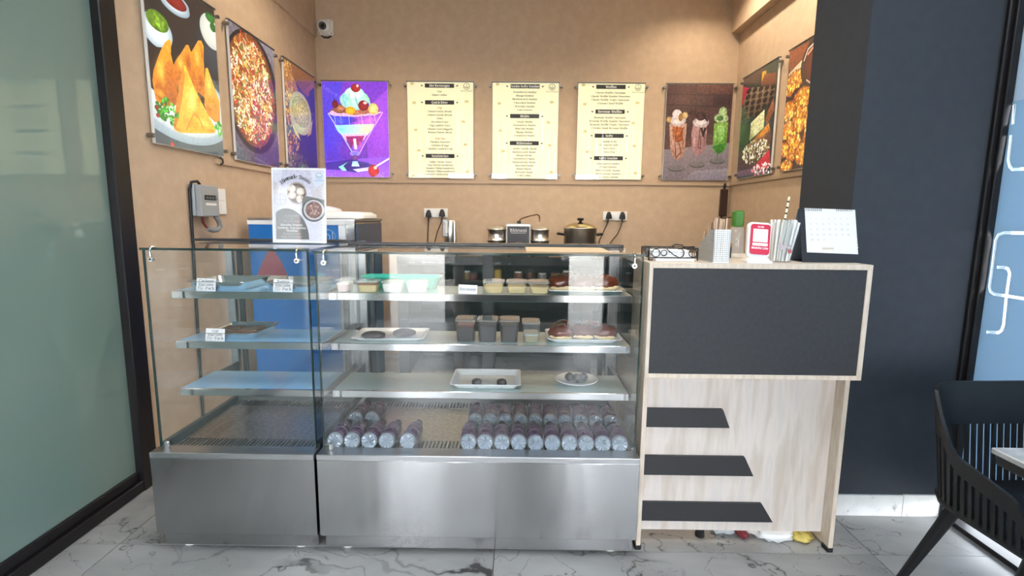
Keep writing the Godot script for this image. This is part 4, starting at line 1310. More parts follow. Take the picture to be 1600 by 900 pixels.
# ---------------------------------------------------------------- behind the counter
func build_kitchen() -> void:
	# back worktop: black granite on dark supports, with shelves under it
	var t := thing("back_worktop", "black granite worktop on dark supports along the back wall", "worktop", V(0.45, 0, -4.45))
	obj("slab", boxed(V(-0.98, 0.925, ZB + 0.003), V(XR - 0.003, 1.0, -4.15), 0.004), M.granite, t, true)
	for px in [-0.98, -0.52, -0.27, 0.55, 1.2, XR - 0.1]:
		obj("support", boxed(V(px, 0, ZB + 0.01), V(px + 0.09, 0.925, -4.16), 0.002), M.dark_board, t, true)
	obj("back_panel", boxed(V(-0.98, 0.0, ZB + 0.004), V(XR - 0.01, 0.925, ZB + 0.01)), M.dark_board, t, true)
	obj("shelf_board", boxed(V(-0.98, 0.775, ZB + 0.01), V(XR - 0.01, 0.80, -4.165), 0.002), M.dark_board, t, true)
	obj("shelf_board", boxed(V(-0.98, 0.42, ZB + 0.01), V(XR - 0.01, 0.445, -4.165), 0.002), M.dark_board, t, true)
	# jars on the upper shelf, seen through the glass
	var cols := ["c8a63c", "7c4a2c", "5a3020", "8a8a84", "9c6a3c", "b8b0a0", "6a3a34", "8a7440"]
	var words_ := ["yellow", "brown", "dark brown", "grey", "tan", "off-white", "maroon", "olive"]
	var xs := [-0.16, 0.02, 0.12, 0.22, 0.33, 0.43, -0.36, -0.42]
	for i in 8:
		var j := thing("storage_jar", "%s storage jar on the shelf under the back worktop" % words_[i], "jar", V(xs[i], 0.80, -4.25), 0.0, "jars under the back worktop")
		var hh := 0.105 if i == 0 else 0.06 + 0.012 * (i % 3)
		obj("body", lathed([[0.0, 0.0], [0.036, 0.0], [0.038, 0.006], [0.038, hh * 0.8], [0.032, hh * 0.86], [0.0, hh * 0.86]], 16), mat(Color(cols[i]), 0.3), j)
		obj("lid", lathed([[0.0, hh * 0.86], [0.034, hh * 0.86], [0.034, hh], [0.0, hh]], 16), M.white if i % 2 else M.black, j)
	# blue soft ice cream machine in the left corner
	var m := thing("ice_cream_machine", "blue and steel soft ice cream machine in the left corner", "machine", V(-1.39, 0, -3.62))
	obj("cabinet", boxed(V(-1.745, 0.06, -3.95), V(-1.045, 1.285, -3.31), 0.006), M.polished, m, true)
	obj("front_panel", boxed(V(-1.74, 0.12, -3.31), V(-1.155, 1.262, -3.302), 0.002), M.machine_blue, m, true)
	obj("trim_strip", boxed(V(-1.745, 1.262, -3.311), V(-1.05, 1.29, -3.299), 0.002), M.white_gloss, m, true)
	obj("trim_strip", boxed(V(-1.155, 0.12, -3.311), V(-1.105, 1.262, -3.299), 0.002), M.steel, m, true)
	obj("side_panel", boxed(V(-1.046, 0.12, -3.93), V(-1.040, 1.27, -3.33), 0.002), mat(Color("2c4866"), 0.25), m, true)
	obj("top_cover", boxed(V(-1.745, 1.285, -3.96), V(-1.04, 1.305, -3.30), 0.006), M.steel, m, true)
	var lid := S()
	loft(lid, [[0.30, 0.22, 1.306], [0.30, 0.22, 1.33], [0.27, 0.19, 1.35], [0.18, 0.12, 1.352]], 0.08, 5, Transform3D(Basis(), V(-1.33, 0, -3.62)), true, true)
	obj("hopper_lid", lid, M.white_gloss, m, true)
	var lid2 := S()
	loft(lid2, [[0.16, 0.15, 1.35], [0.15, 0.14, 1.37], [0.10, 0.09, 1.388]], 0.07, 5, Transform3D(Basis(), V(-1.42, 0, -3.62)), true, true)
	obj("hopper_lid", lid2, M.white_gloss, m, true)
	var pale := mat(Color("9cc4e8"), 0.4)
	words("cefs", 0.075, V(-1.42, 1.19, -3.300) - m.position, Basis(), pale, m, "sans_italic")
	words("ol", 0.075, V(-1.215, 1.19, -3.300) - m.position, Basis(), pale, m, "sans_italic")
	var ring := S()
	var pts := []
	for k in 25:
		pts.append(V(-1.235 + cos(TAU * k / 24) * 0.06, 1.19 + sin(TAU * k / 24) * 0.045, -3.301))
	tube(ring, pts, 0.003, 4)
	obj("oval_mark", ring, pale, m, true)
	# printed cone of ice cream on the front panel
	var sw := S()
	prism(sw, PackedVector2Array([Vector2(-1.60, 1.13), Vector2(-1.66, 1.02), Vector2(-1.70, 0.93), Vector2(-1.50, 0.93), Vector2(-1.535, 1.02)]), -3.3025, -3.3008)
	obj("printed_swirl", sw, mat(Color("9c4c5c"), 0.5), m, true)
	var cone := S()
	prism(cone, PackedVector2Array([Vector2(-1.70, 0.93), Vector2(-1.50, 0.93), Vector2(-1.56, 0.78), Vector2(-1.64, 0.78)]), -3.3025, -3.3008)
	obj("printed_cone", cone, mat(Color("c4c0b0"), 0.5), m, true)
	for fx in [-1.70, -1.09]:
		for fz in [-3.35, -3.90]:
			obj("foot", lathed([[0.0, 0.0], [0.03, 0.0], [0.02, 0.06], [0.0, 0.06]], 12, Transform3D(Basis(), V(fx, 0, fz))), M.rubber, m, true)
	# things on the worktop
	var kt := thing("water_boiler", "slim stainless steel dispenser below the left socket plate", "dispenser", V(-0.575, 1.0, -4.45))
	obj("body", lathed([[0.0, 0.0], [0.055, 0.0], [0.055, 0.285], [0.05, 0.292], [0.0, 0.294]], 20), M.satin_steel, kt)
	obj("panel", boxed(V(-0.062, 0.15, 0.03), V(-0.012, 0.30, 0.062), 0.004), M.dull_steel, kt)
	obj("label_plate", boxed(V(-0.036, 0.18, 0.062), V(-0.016, 0.28, 0.0635)), M.white, kt)
	obj("side_rail", boxed(V(0.034, 0.0, 0.02), V(0.05, 0.28, 0.052), 0.003), M.steel, kt)
	for q in [[-0.172, "left of the coffee box"], [0.208, "right of the coffee box under the bent tap"]]:
		var c := thing("steel_canister", "stainless steel ribbed canister " + q[1], "canister", V(q[0], 1.0, -4.47), 0.0, "steel canisters on the back worktop")
		obj("body", lathed([[0.0, 0.0], [0.078, 0.0], [0.078, 0.115], [0.084, 0.118], [0.084, 0.126], [0.078, 0.129], [0.078, 0.208], [0.086, 0.212], [0.086, 0.220], [0.0, 0.220]], 28), M.satin_steel, c)
		obj("lid", lathed([[0.086, 0.220], [0.075, 0.235], [0.05, 0.243], [0.0, 0.246]], 28), M.satin_steel, c)
	var cb := thing("coffee_box", "steel coffee machine with a black cup print between two canisters", "coffee machine", V(0.017, 1.0, -4.46))
	obj("case", boxed(V(-0.104, 0, -0.09), V(0.104, 0.268, 0.075), 0.004), M.steel, cb)
	var g := Painter.new(180, 230, 3)
	g.fill("1c191d", "2a2426", 0.2)
	for i in 40:
		var rx := fmod(i * 0.381, 1.0)
		g.ell(rx, 0.86 + 0.12 * fmod(i * 0.618, 1.0), 0.06, 0.035, ["5c4034", "3a2a26", "7a5a48"][i % 3], "2a1e1c", 0.3, i)
	g.ell(0.53, 0.80, 0.22, 0.13, "3c3438", "2a2428", 0.1)
	g.ell(0.52, 0.66, 0.235, 0.105, "9c9088", "7c706c", 0.1)
	g.ell(0.52, 0.665, 0.19, 0.075, "4a352c", "2c1e1a", 0.2)
	g.ell(0.78, 0.68, 0.08, 0.045, "8a807c", "6c6460", 0.1)
	var pst := S()
	picture(pst, V(-0.096, 0.245, 0.0762), V(0.096, 0.245, 0.0762), V(0.096, 0.004, 0.0762), V(-0.096, 0.004, 0.0762))
	obj("print", pst, print_mat(g.tex(), 0.0), cb)
	words("Bhimani", 0.036, V(0.0, 0.212, 0.0768), Basis(), M.paper, cb, "serif_bold_italic")
	obj("printed_rule", boxed(V(-0.066, 0.187, 0.0764), V(0.066, 0.190, 0.0769)), M.paper, cb)
	obj("white_edge", boxed(V(-0.104, 0.248, 0.0745), V(0.104, 0.262, 0.0775), 0.001), M.white_gloss, cb)
	var tp := S()
	tube(tp, [V(0.012, 0.268, 0.0), V(0.012, 0.30, 0.0), V(0.03, 0.312, 0.0), V(0.10, 0.335, 0.0), V(0.16, 0.348, 0.0), V(0.178, 0.34, 0.0), V(0.183, 0.315, 0.0)], 0.0055, 8)
	obj("bent_tap", tp, mat(Color("6a4a38"), 0.25, 1.0), cb)
	var tn := S()
	tube(tn, [V(0.183, 0.315, 0.0), V(0.183, 0.285, 0.0)], [0.009, 0.005], 8)
	obj("nozzle", tn, M.chrome, cb)
	obj("tap_knob", boxed(V(-0.012, 0.268, -0.012), V(0.022, 0.292, 0.014), 0.004), M.black, cb)
	var pot := thing("cooking_pot", "tall shiny steel pot with a domed lid and black handles", "pot", V(0.555, 1.0, -4.45))
	obj("body", lathed([[0.0, 0.0], [0.13, 0.0], [0.14, 0.01], [0.142, 0.225], [0.150, 0.232], [0.150, 0.238], [0.138, 0.238]], 36), M.satin_steel, pot)
	var ld := obj("lid", lathed([[0.150, 0.238], [0.138, 0.248], [0.10, 0.268], [0.05, 0.281], [0.0, 0.284]], 36), mat(Color("d8c8a0"), 0.1, 1.0), pot)
	obj("knob", lathed([[0.014, 0.282], [0.012, 0.296], [0.028, 0.302], [0.03, 0.316], [0.02, 0.322], [0.0, 0.323]], 16), M.black, ld)
	for s in [-1.0, 1.0]:
		var hs := S()
		tube(hs, [V(s * 0.138, 0.178, 0.03), V(s * 0.185, 0.185, 0.028), V(s * 0.195, 0.185, 0.0), V(s * 0.185, 0.185, -0.028), V(s * 0.138, 0.178, -0.03)], 0.011, 8)
		obj("handle", hs, M.black, pot)
	# sockets with plugs
	socket("white double socket plate on the back wall left of the steel dispenser", -0.75, 1.355)
	socket("white double socket plate on the back wall right of the pot", 0.912, 1.342)
	plug("black plug in the left socket plate with a cord falling straight down", V(-0.812, 1.346, ZB), [V(-0.812, 1.32, -4.735), V(-0.82, 1.2, -4.735), V(-0.827, 1.05, -4.735), V(-0.82, 1.001, -4.70)])
	plug("black plug in the left socket plate with a slanting cord", V(-0.687, 1.353, ZB), [V(-0.687, 1.32, -4.735), V(-0.70, 1.26, -4.735), V(-0.735, 1.18, -4.735), V(-0.76, 1.08, -4.735), V(-0.77, 1.001, -4.70)])
	plug("black plug in the right socket plate with a cord slanting left to the pot", V(0.850, 1.345, ZB), [V(0.850, 1.31, -4.735), V(0.83, 1.25, -4.735), V(0.80, 1.18, -4.735), V(0.77, 1.11, -4.735), V(0.76, 1.001, -4.70)])
	plug("black plug in the right socket plate with a curving cord", V(0.974, 1.345, ZB), [V(0.974, 1.31, -4.735), V(0.965, 1.25, -4.735), V(0.94, 1.18, -4.735), V(0.89, 1.12, -4.735), V(0.85, 1.06, -4.73), V(0.85, 1.001, -4.70)])

func socket(label: String, cx: float, cy: float) -> void:
	var t := thing("socket_plate", label, "socket", V(cx, cy, ZB))
	obj("plate", boxed(V(-0.11, -0.041, 0), V(0.11, 0.041, 0.012), 0.003), M.white, t)
	for sx in [-0.075, -0.025, 0.025, 0.075]:
		obj("module", boxed(V(sx - 0.022, -0.03, 0.012), V(sx + 0.022, 0.03, 0.0145), 0.001), M.white_gloss, t)
	for sx in [-0.025, 0.025]:
		obj("switch", boxed(V(sx - 0.008, -0.016, 0.0145), V(sx + 0.008, 0.016, 0.019), 0.002), M.white, t)

func plug(label: String, at: Vector3, cord: Array) -> void:
	var t := thing("power_plug", label, "plug", at, 0.0, "power plugs on the back wall")
	var st := S()
	loft(st, [[0.027, 0.02, -0.03], [0.024, 0.022, 0.0], [0.014, 0.018, 0.03], [0.004, 0.01, 0.036]], 0.01, 4, Transform3D(Basis(), V(0, 0, 0.037)), true, true)
	obj("body", st, M.black, t)
	var c := S()
	tube(c, [V(at.x, at.y - 0.028, -4.735)] + cord, 0.0045, 7)
	obj("cord", c, M.black, t, true)

func build_wall_fittings() -> void:
	# camera in the corner
	var t := thing("security_camera", "white dome security camera high in the back left corner", "camera", V(-1.705, 2.962, ZB))
	obj("junction_box", boxed(V(-0.062, -0.062, 0), V(0.066, 0.066, 0.035), 0.006), M.white, t)
	var st := S()
	lathe(st, [[0.058, 0.0], [0.055, 0.03], [0.042, 0.052], [0.0, 0.06]], 24, Transform3D(Basis(Vector3.RIGHT, PI / 2), V(0, 0, 0.035)))
	var dm := obj("housing", st, M.white, t)
	var ln := S()
	tube(ln, [V(0.0, -0.006, 0.085), V(0.004, -0.012, 0.106)], 0.032, 20)
	var le := obj("lens", ln, M.black, dm)
	var l2 := S()
	tube(l2, [V(0.004, -0.012, 0.105), V(0.0042, -0.0126, 0.108)], 0.018, 16)
	obj("glass", l2, M.black_gloss, le)
	for sx in [-0.05, 0.054]:
		for sy in [-0.05, 0.054]:
			var sc := S()
			tube(sc, [V(sx, sy, 0.034), V(sx, sy, 0.037)], 0.005, 8)
			obj("screw", sc, M.dull_steel, t)
	var cb := S()
	tube(cb, [V(-0.04, -0.062, 0.01), V(-0.02, -0.078, 0.014), V(0.02, -0.08, 0.014), V(0.045, -0.064, 0.01)], 0.006, 7)
	obj("cable", cb, M.black, t)
	# circuit breaker box on the left wall
	var b := thing("breaker_box", "grey circuit breaker box with a row of switches on the left wall", "breaker box", V(XL, 1.4, -2.91))
	obj("backplate", boxed(V(XL, 1.315, -3.0), V(XL + 0.03, 1.49, -2.83), 0.003), M.grey_plastic, b, true)
	obj("cover", boxed(V(XL + 0.03, 1.312, -3.01), V(XL + 0.062, 1.487, -2.835), 0.005), mat(Color("9ca0a2"), 0.4), b, true)
	obj("window_strip", boxed(V(XL + 0.062, 1.405, -2.98), V(XL + 0.0632, 1.432, -2.87)), M.black, b, true)
	for k in 4:
		obj("toggle", boxed(V(XL + 0.0632, 1.410, -2.975 + k * 0.027), V(XL + 0.072, 1.424, -2.957 + k * 0.027), 0.002), M.dull_steel, b, true)
	obj("label_strip", boxed(V(XL + 0.062, 1.375, -2.98), V(XL + 0.0632, 1.388, -2.88)), M.white, b, true)
	var cd := S()
	tube(cd, [V(XL + 0.045, 1.318, -2.99), V(XL + 0.045, 1.285, -3.02), V(XL + 0.045, 1.255, -3.03), V(XL + 0.045, 1.235, -3.0), V(XL + 0.045, 1.232, -2.95), V(XL + 0.045, 1.245, -2.90)], 0.014, 10)
	obj("conduit", cd, mat(Color("86888a"), 0.5), b, true)
	var wr := S()
	tube(wr, [V(XL + 0.045, 1.245, -2.905), V(XL + 0.045, 1.275, -2.875), V(XL + 0.045, 1.316, -2.865)], 0.005, 7)
	obj("red_wire", wr, M.red_wire, b, true)
	var wk := S()
	tube(wk, [V(XL + 0.035, 1.248, -2.91), V(XL + 0.035, 1.28, -2.88), V(XL + 0.035, 1.316, -2.875)], 0.005, 7)
	obj("black_wire", wk, M.black, b, true)
	# black supply cable running down the wall beside it
	var ca := S()
	tube(ca, [V(XL + 0.04, 1.49, -2.87), V(XL + 0.04, 1.505, -2.85), V(XL + 0.02, 1.50, -2.83), V(XL + 0.012, 1.46, -2.822), V(XL + 0.010, 1.2, -2.82), V(XL + 0.010, 0.6, -2.80), V(XL + 0.010, 0.05, -2.79)], 0.008, 8)
	var cable := obj("supply_cable", ca, M.black, self)
	tag(cable, "black cable running down the left wall from the breaker box", "cable")
	# white switch plate next to it
	var s := thing("switch_plate", "white switch and socket plate beside the breaker box", "switch", V(XL, 1.40, -3.095))
	obj("plate", boxed(V(XL, 1.325, -3.17), V(XL + 0.012, 1.478, -3.022), 0.003), M.white, s, true)
	for q in [[1.41, 1.46, -3.15, -3.09], [1.34, 1.39, -3.15, -3.11], [1.34, 1.39, -3.09, -3.05]]:
		obj("module", boxed(V(XL + 0.012, q[0], q[2]), V(XL + 0.0145, q[1], q[3]), 0.001), M.white_gloss, s, true)
	obj("pin_hole", boxed(V(XL + 0.0145, 1.362, -3.075), V(XL + 0.015, 1.370, -3.065)), M.black, s, true)
	# dark power strip hanging in the right corner
	var p := thing("power_strip", "dark brown power strip hanging by the right corner of the back wall", "power strip", V(1.898, 1.35, ZB))
	obj("strip", boxed(V(-0.032, 0.0, 0.004), V(0.034, 0.245, 0.04), 0.006), mat(Color("3a2622"), 0.4), p)
	var hk := S()
	tube(hk, [V(0.002, 0.24, 0.02), V(0.002, 0.27, 0.022), V(0.006, 0.295, 0.018)], 0.012, 8)
	obj("hook", hk, M.black, p)
	var pc := S()
	tube(pc, [V(-0.01, 0.0, 0.02), V(-0.012, -0.03, 0.03), V(0.005, -0.02, 0.09), V(0.0, -0.01, 0.2), V(0.03, -0.05, 0.4)], 0.005, 7)
	obj("cord", pc, M.black, p)
	# loose black hook below the samosa poster
	var h := S()
	tube(h, [V(XL + 0.006, 1.665, -3.145), V(XL + 0.02, 1.655, -3.15), V(XL + 0.024, 1.635, -3.145), V(XL + 0.016, 1.62, -3.13)], 0.005, 7)
	var hook := obj("cable_hook", h, M.black, self)
	tag(hook, "small black cable hook under the samosa poster", "hook")

# ---------------------------------------------------------------- in the display counters
const ORD := ["first", "second", "third", "fourth", "fifth", "sixth", "seventh", "eighth", "ninth", "tenth"]

func tray(called: String, label: String, at: Vector3, hx: float, hz: float, h: float, flare: float, r: float, m: Material, turn := 0.0, cat := "tray") -> Node3D:
	var st := S()
	loft(st, [[hx - flare, hz - flare, 0.0], [hx, hz, h], [hx + 0.006, hz + 0.006, h + 0.001], [hx + 0.006, hz + 0.006, h - 0.001], [hx - 0.002, hz - 0.002, h - 0.0015], [hx - flare - 0.002, hz - flare - 0.002, 0.0025]], r, 3)
	var o := obj(called, st, m, self)
	o.position = at
	o.rotation.y = turn
	tag(o, label, cat)
	return o

func price_card(label: String, at: Vector3, lines: Array, w := 0.078, h := 0.05, lean := -0.15) -> void:
	var t := thing("price_card", label, "card", at, 0.0, "")
	t.rotation = Vector3(lean, 0, -0.03)
	obj("card", boxed(V(-w / 2, 0, -0.0006), V(w / 2, h, 0.0)), M.paper, t)
	for i in lines.size():
		words(lines[i], 0.0165, V(0, h * (0.80 - 0.29 * i), 0.0004), Basis(Vector3.BACK, 0.02), M.ink, t, "serif_italic")

func pastry(label: String, at: Vector3, r: Vector3, seed_: int, turn := 0.0, called := "cream_bun") -> void:
	var t := thing(called, label, "bun", at, turn)
	var st := S()
	blob(st, V(0, r.y * 0.95, 0), r, 0.25, seed_, 18, 12, -0.85)
	obj("glaze", st, M.bun_glaze, t)
	var cr := S()
	blob(cr, V(0, r.y * 0.45, r.z * 0.35), Vector3(r.x * 0.86, r.y * 0.38, r.z * 0.72), 0.3, seed_ + 1, 14, 8)
	obj("cream", cr, M.cream, t)

func tub(called: String, label: String, at: Vector3, hx: float, hz: float, h: float, fill_m: Material, top_m: Material, fill_h: float) -> void:
	var t := thing(called, label, "container", at)
	var st := S()
	loft(st, [[hx - 0.006, hz - 0.006, 0.0], [hx, hz, h]], 0.012, 3, Transform3D(), false)
	obj("wall", st, M.acrylic, t)
	var f := S()
	loft(f, [[hx - 0.008, hz - 0.008, 0.001], [hx - 0.004, hz - 0.004, fill_h]], 0.012, 3)
	obj("filling", f, fill_m, t)
	var tp := S()
	loft(tp, [[hx - 0.004, hz - 0.004, fill_h], [hx - 0.006, hz - 0.006, fill_h + 0.005]], 0.012, 3)
	obj("topping", tp, top_m, t)
	var ld := S()
	loft(ld, [[hx + 0.002, hz + 0.002, h], [hx + 0.002, hz + 0.002, h + 0.004], [hx - 0.008, hz - 0.008, h + 0.007]], 0.014, 3)
	obj("lid", ld, M.tub_lid, t)

func build_case_contents() -> void:
	M.bun_glaze = triplanar(mat(Color("7a3a18"), 0.18), noise_tex(0.03, [[0.0, "8a5a40"], [0.5, "d0b0a0"], [1.0, "ffffff"]], 41, 3), Vector3(6, 6, 6), false)
	M.cream = mat(Color("ecd8a8"), 0.5)
	M.tub_lid = pane(Color(0.9, 0.92, 0.92), 0.22)
	M.choco = mat(Color("1c100d"), 0.4)
	M.cake = triplanar(mat(Color("dccfa6"), 0.7), noise_tex(0.08, [[0.0, "d8c8a0"], [1.0, "ffffff"]], 42, 3), Vector3(8, 8, 8), false)
	M.biscuit = triplanar(mat(Color("a88468"), 0.8), noise_tex(0.1, [[0.0, "b09080"], [1.0, "ffffff"]], 43, 3), Vector3(10, 10, 10), false)
	M.teal = mat(Color("3fb8a0"), 0.3)
	M.white_cream = mat(Color("efeee8"), 0.5)
	M.red_top = mat(Color("7a2c20"), 0.3)
	M.melamine = mat(Color("e6eaec"), 0.2)
	M.foil = mat(Color("cfd2d4"), 0.22, 1.0)
	var sheet := obj("card_sheet", boxed(V(0.04, 1.1955, -2.24), V(0.37, 1.1975, -1.95)), mat(Color("c9b090"), 0.7), self)
	tag(sheet, "thin tan cardboard sheet lying on top of the wide display counter", "cardboard")
	# ---- narrow counter
	tray("steel_tray", "empty steel tray behind the first price card on the left top shelf", V(-1.205, 1.0215, -2.122), 0.115, 0.108, 0.036, 0.012, 0.02, M.foil)
	tray("steel_tray", "steel tray at the right end of the left top shelf", V(-0.905, 1.0215, -2.122), 0.105, 0.108, 0.036, 0.012, 0.02, M.foil)
	tray("steel_tray", "steel tray of long brown biscuits on the left middle shelf", V(-1.17, 0.8165, -2.125), 0.105, 0.110, 0.030, 0.012, 0.02, M.foil)
	var spots := ["front left", "front right", "middle left", "middle right", "rear left", "rear right"]
	for i in 6:
		var pile := thing("biscuit_stick", "long brown biscuit, lowest of the %s pile in the steel tray" % spots[i], "biscuit", V(-1.21 + 0.085 * (i % 2), 0.8195, -2.075 - 0.038 * int(i / 2)), 0.12 - 0.1 * (i % 3), "biscuits in the steel tray")
		var st := S()
		loft(st, [[0.040, 0.012, 0.0], [0.042, 0.014, 0.005], [0.036, 0.010, 0.0100]], 0.012, 3)
		obj("body", st, M.biscuit, pile)
		for lv in [1, 2]:
			var up: Node3D = copy(pile, pile.position + V(0.006 * lv - 0.01, 0.0102 * lv, 0.003 * lv), "long brown biscuit, %s of the %s pile in the steel tray" % [["", "middle one", "topmost"][lv], spots[i]])
			up.rotation.y = 0.2 - 0.15 * lv + 0.05 * i
	price_card("handwritten price card reading Cashew Biscuite", V(-1.245, 1.0215, -2.007), ["Cashew", "Biscuite", "25/- Pack"])
	price_card("handwritten price card reading Butter Biscuite", V(-0.935, 1.0215, -2.007), ["Butter", "Biscuite", "25/- Pack"])
	price_card("handwritten price card reading Oat Biscuite", V(-1.222, 0.8165, -2.005), ["Oat", "Biscuite", "25/- Pack"])
	# ---- wide counter, top shelf
	tray("plastic_tray", "teal green plastic tray on the top shelf of the wide counter", V(-0.49, 1.0215, -2.168), 0.165, 0.058, 0.050, 0.018, 0.03, M.teal)
	var k := 0
	for q in [[-0.60, "leftmost"], [-0.50, "middle"], [-0.40, "rightmost"]]:
		tub("dessert_tub", "%s clear dessert tub standing before the teal tray" % q[1], V(q[0], 1.0215, -2.052), 0.042, 0.040, 0.040, M.white_cream if k != 0 else M.cake, M.white_cream if k else M.biscuit, 0.028)
		k += 1
	tub("dessert_tub", "clear tub of pinkish cream left of the teal tray", V(-0.70, 1.0215, -2.06), 0.028, 0.05, 0.045, mat(Color("e0ccc8"), 0.5), M.white_cream, 0.03)
	price_card("white card with a dark handwritten word on the top shelf", V(-0.192, 1.0215, -2.005), ["", "Brownie"], 0.075, 0.036)
	for q in [[-0.09, "left"], [0.005, "middle"], [0.095, "right"]]:
		tub("cake_tub", "%s of three clear tubs of pale milk cake on the top shelf" % q[1], V(q[0], 1.0215, -2.075), 0.042, 0.055, 0.042, M.cake, M.cake, 0.022)
	tray("steel_tray", "thin steel tray of glazed buns on the top shelf", V(0.285, 1.0215, -2.115), 0.155, 0.10, 0.016, 0.012, 0.02, M.foil)
	for q in [[0.19, -2.09, "at the left front", 51], [0.285, -2.10, "in the middle", 52], [0.37, -2.10, "at the right", 53], [0.24, -2.165, "behind", 54]]:
		pastry("glazed cream bun %s of the thin tray on the top shelf" % q[2], V(q[0], 1.0245, q[1]), Vector3(0.060, 0.036, 0.042), q[3], 0.2)
	# ---- middle shelf
	tray("serving_tray", "shallow white tray with two dark cookies on the middle shelf", V(-0.53, 0.8165, -2.125), 0.145, 0.098, 0.012, 0.016, 0.02, M.melamine, 0.03)
	for q in [[-0.595, -2.075, "front left", 61], [-0.475, -2.13, "rear right", 62]]:
		var st := S()
		blob(st, V(0, 0.012, 0), Vector3(0.05, 0.017, 0.042), 0.15, q[3], 16, 8, -0.7)
		var o := obj("cookie", st, mat(Color("4a4142"), 0.6), self)
		o.position = V(q[0], 0.819, q[1])
		tag(o, "dark flat cookie at the %s of the white tray" % q[2], "cookie")
	var i2 := 0
	for q in [[-0.205, "left"], [-0.115, "second"], [-0.025, "third"]]:
		tub("brownie_tub", "%s tub of dark chocolate brownie on the middle shelf" % q[1], V(q[0], 0.8165, -2.08), 0.041, 0.055, 0.088, M.choco, M.red_top if i2 == 0 else M.choco, 0.066)
		i2 += 1
	tub("cream_tub", "clear tub with a pale yellow side right of the brownie tubs", V(0.065, 0.8165, -2.08), 0.036, 0.055, 0.080, mat(Color("8a8468"), 0.5), M.shelf_glass, 0.03)
	tray("serving_tray", "white tray of glazed buns on the middle shelf", V(0.285, 0.8165, -2.12), 0.148, 0.095, 0.018, 0.018, 0.02, M.melamine)
	for q in [[0.195, -2.085, "at the left front", 71], [0.285, -2.10, "in the middle", 72], [0.375, -2.095, "at the right", 73], [0.215, -2.165, "at the left rear", 74], [0.33, -2.165, "at the right rear", 75]]:
		pastry("glazed cream bun %s of the white tray on the middle shelf" % q[2], V(q[0], 0.8195, q[1]), Vector3(0.056, 0.034, 0.042), q[3], -0.15)
	# ---- lowest shelf
	tray("square_dish", "square white dish with two dark chocolates on the lowest shelf", V(-0.122, 0.6185, -2.125), 0.142, 0.105, 0.022, 0.018, 0.015, M.melamine)
	for q in [[-0.16, "left"], [-0.055, "right"]]:
		var c := obj("chocolate", lathed([[0.0, 0.0], [0.021, 0.0], [0.021, 0.02], [0.018, 0.028], [0.010, 0.032], [0.0, 0.033]], 16), M.choco, self)
		c.position = V(q[0], 0.6215, -2.055)
		tag(c, "%s dark domed chocolate in the square white dish" % q[1], "chocolate")
	var pl := obj("plate", lathed([[0.0, 0.0], [0.05, 0.0], [0.06, 0.004], [0.092, 0.014], [0.093, 0.017], [0.088, 0.0165], [0.058, 0.008], [0.0, 0.006]], 36), M.melamine, self)
	pl.position = V(0.268, 0.6185, -2.135)
	tag(pl, "round white plate with chocolate balls on the lowest shelf", "plate")
	for q in [[0.236, -2.13, "left", 0], [0.266, -2.112, "front", 1], [0.297, -2.128, "right", 2]]:
		var st := S()
		blob(st, V(0, 0.017, 0), Vector3(0.019, 0.019, 0.019), 0.2, 80 + q[3], 14, 10, -0.85)
		var b := obj("chocolate_ball", st, mat(Color("2a2223") if q[3] != 1 else Color("5a5254"), 0.45), self)
		b.position = V(q[0], 0.6255, q[1])
		tag(b, "%s of three dusted chocolate balls on the round plate" % q[2], "chocolate")
	# ---- bottles lying on the deck, bases to the front
	bottles()

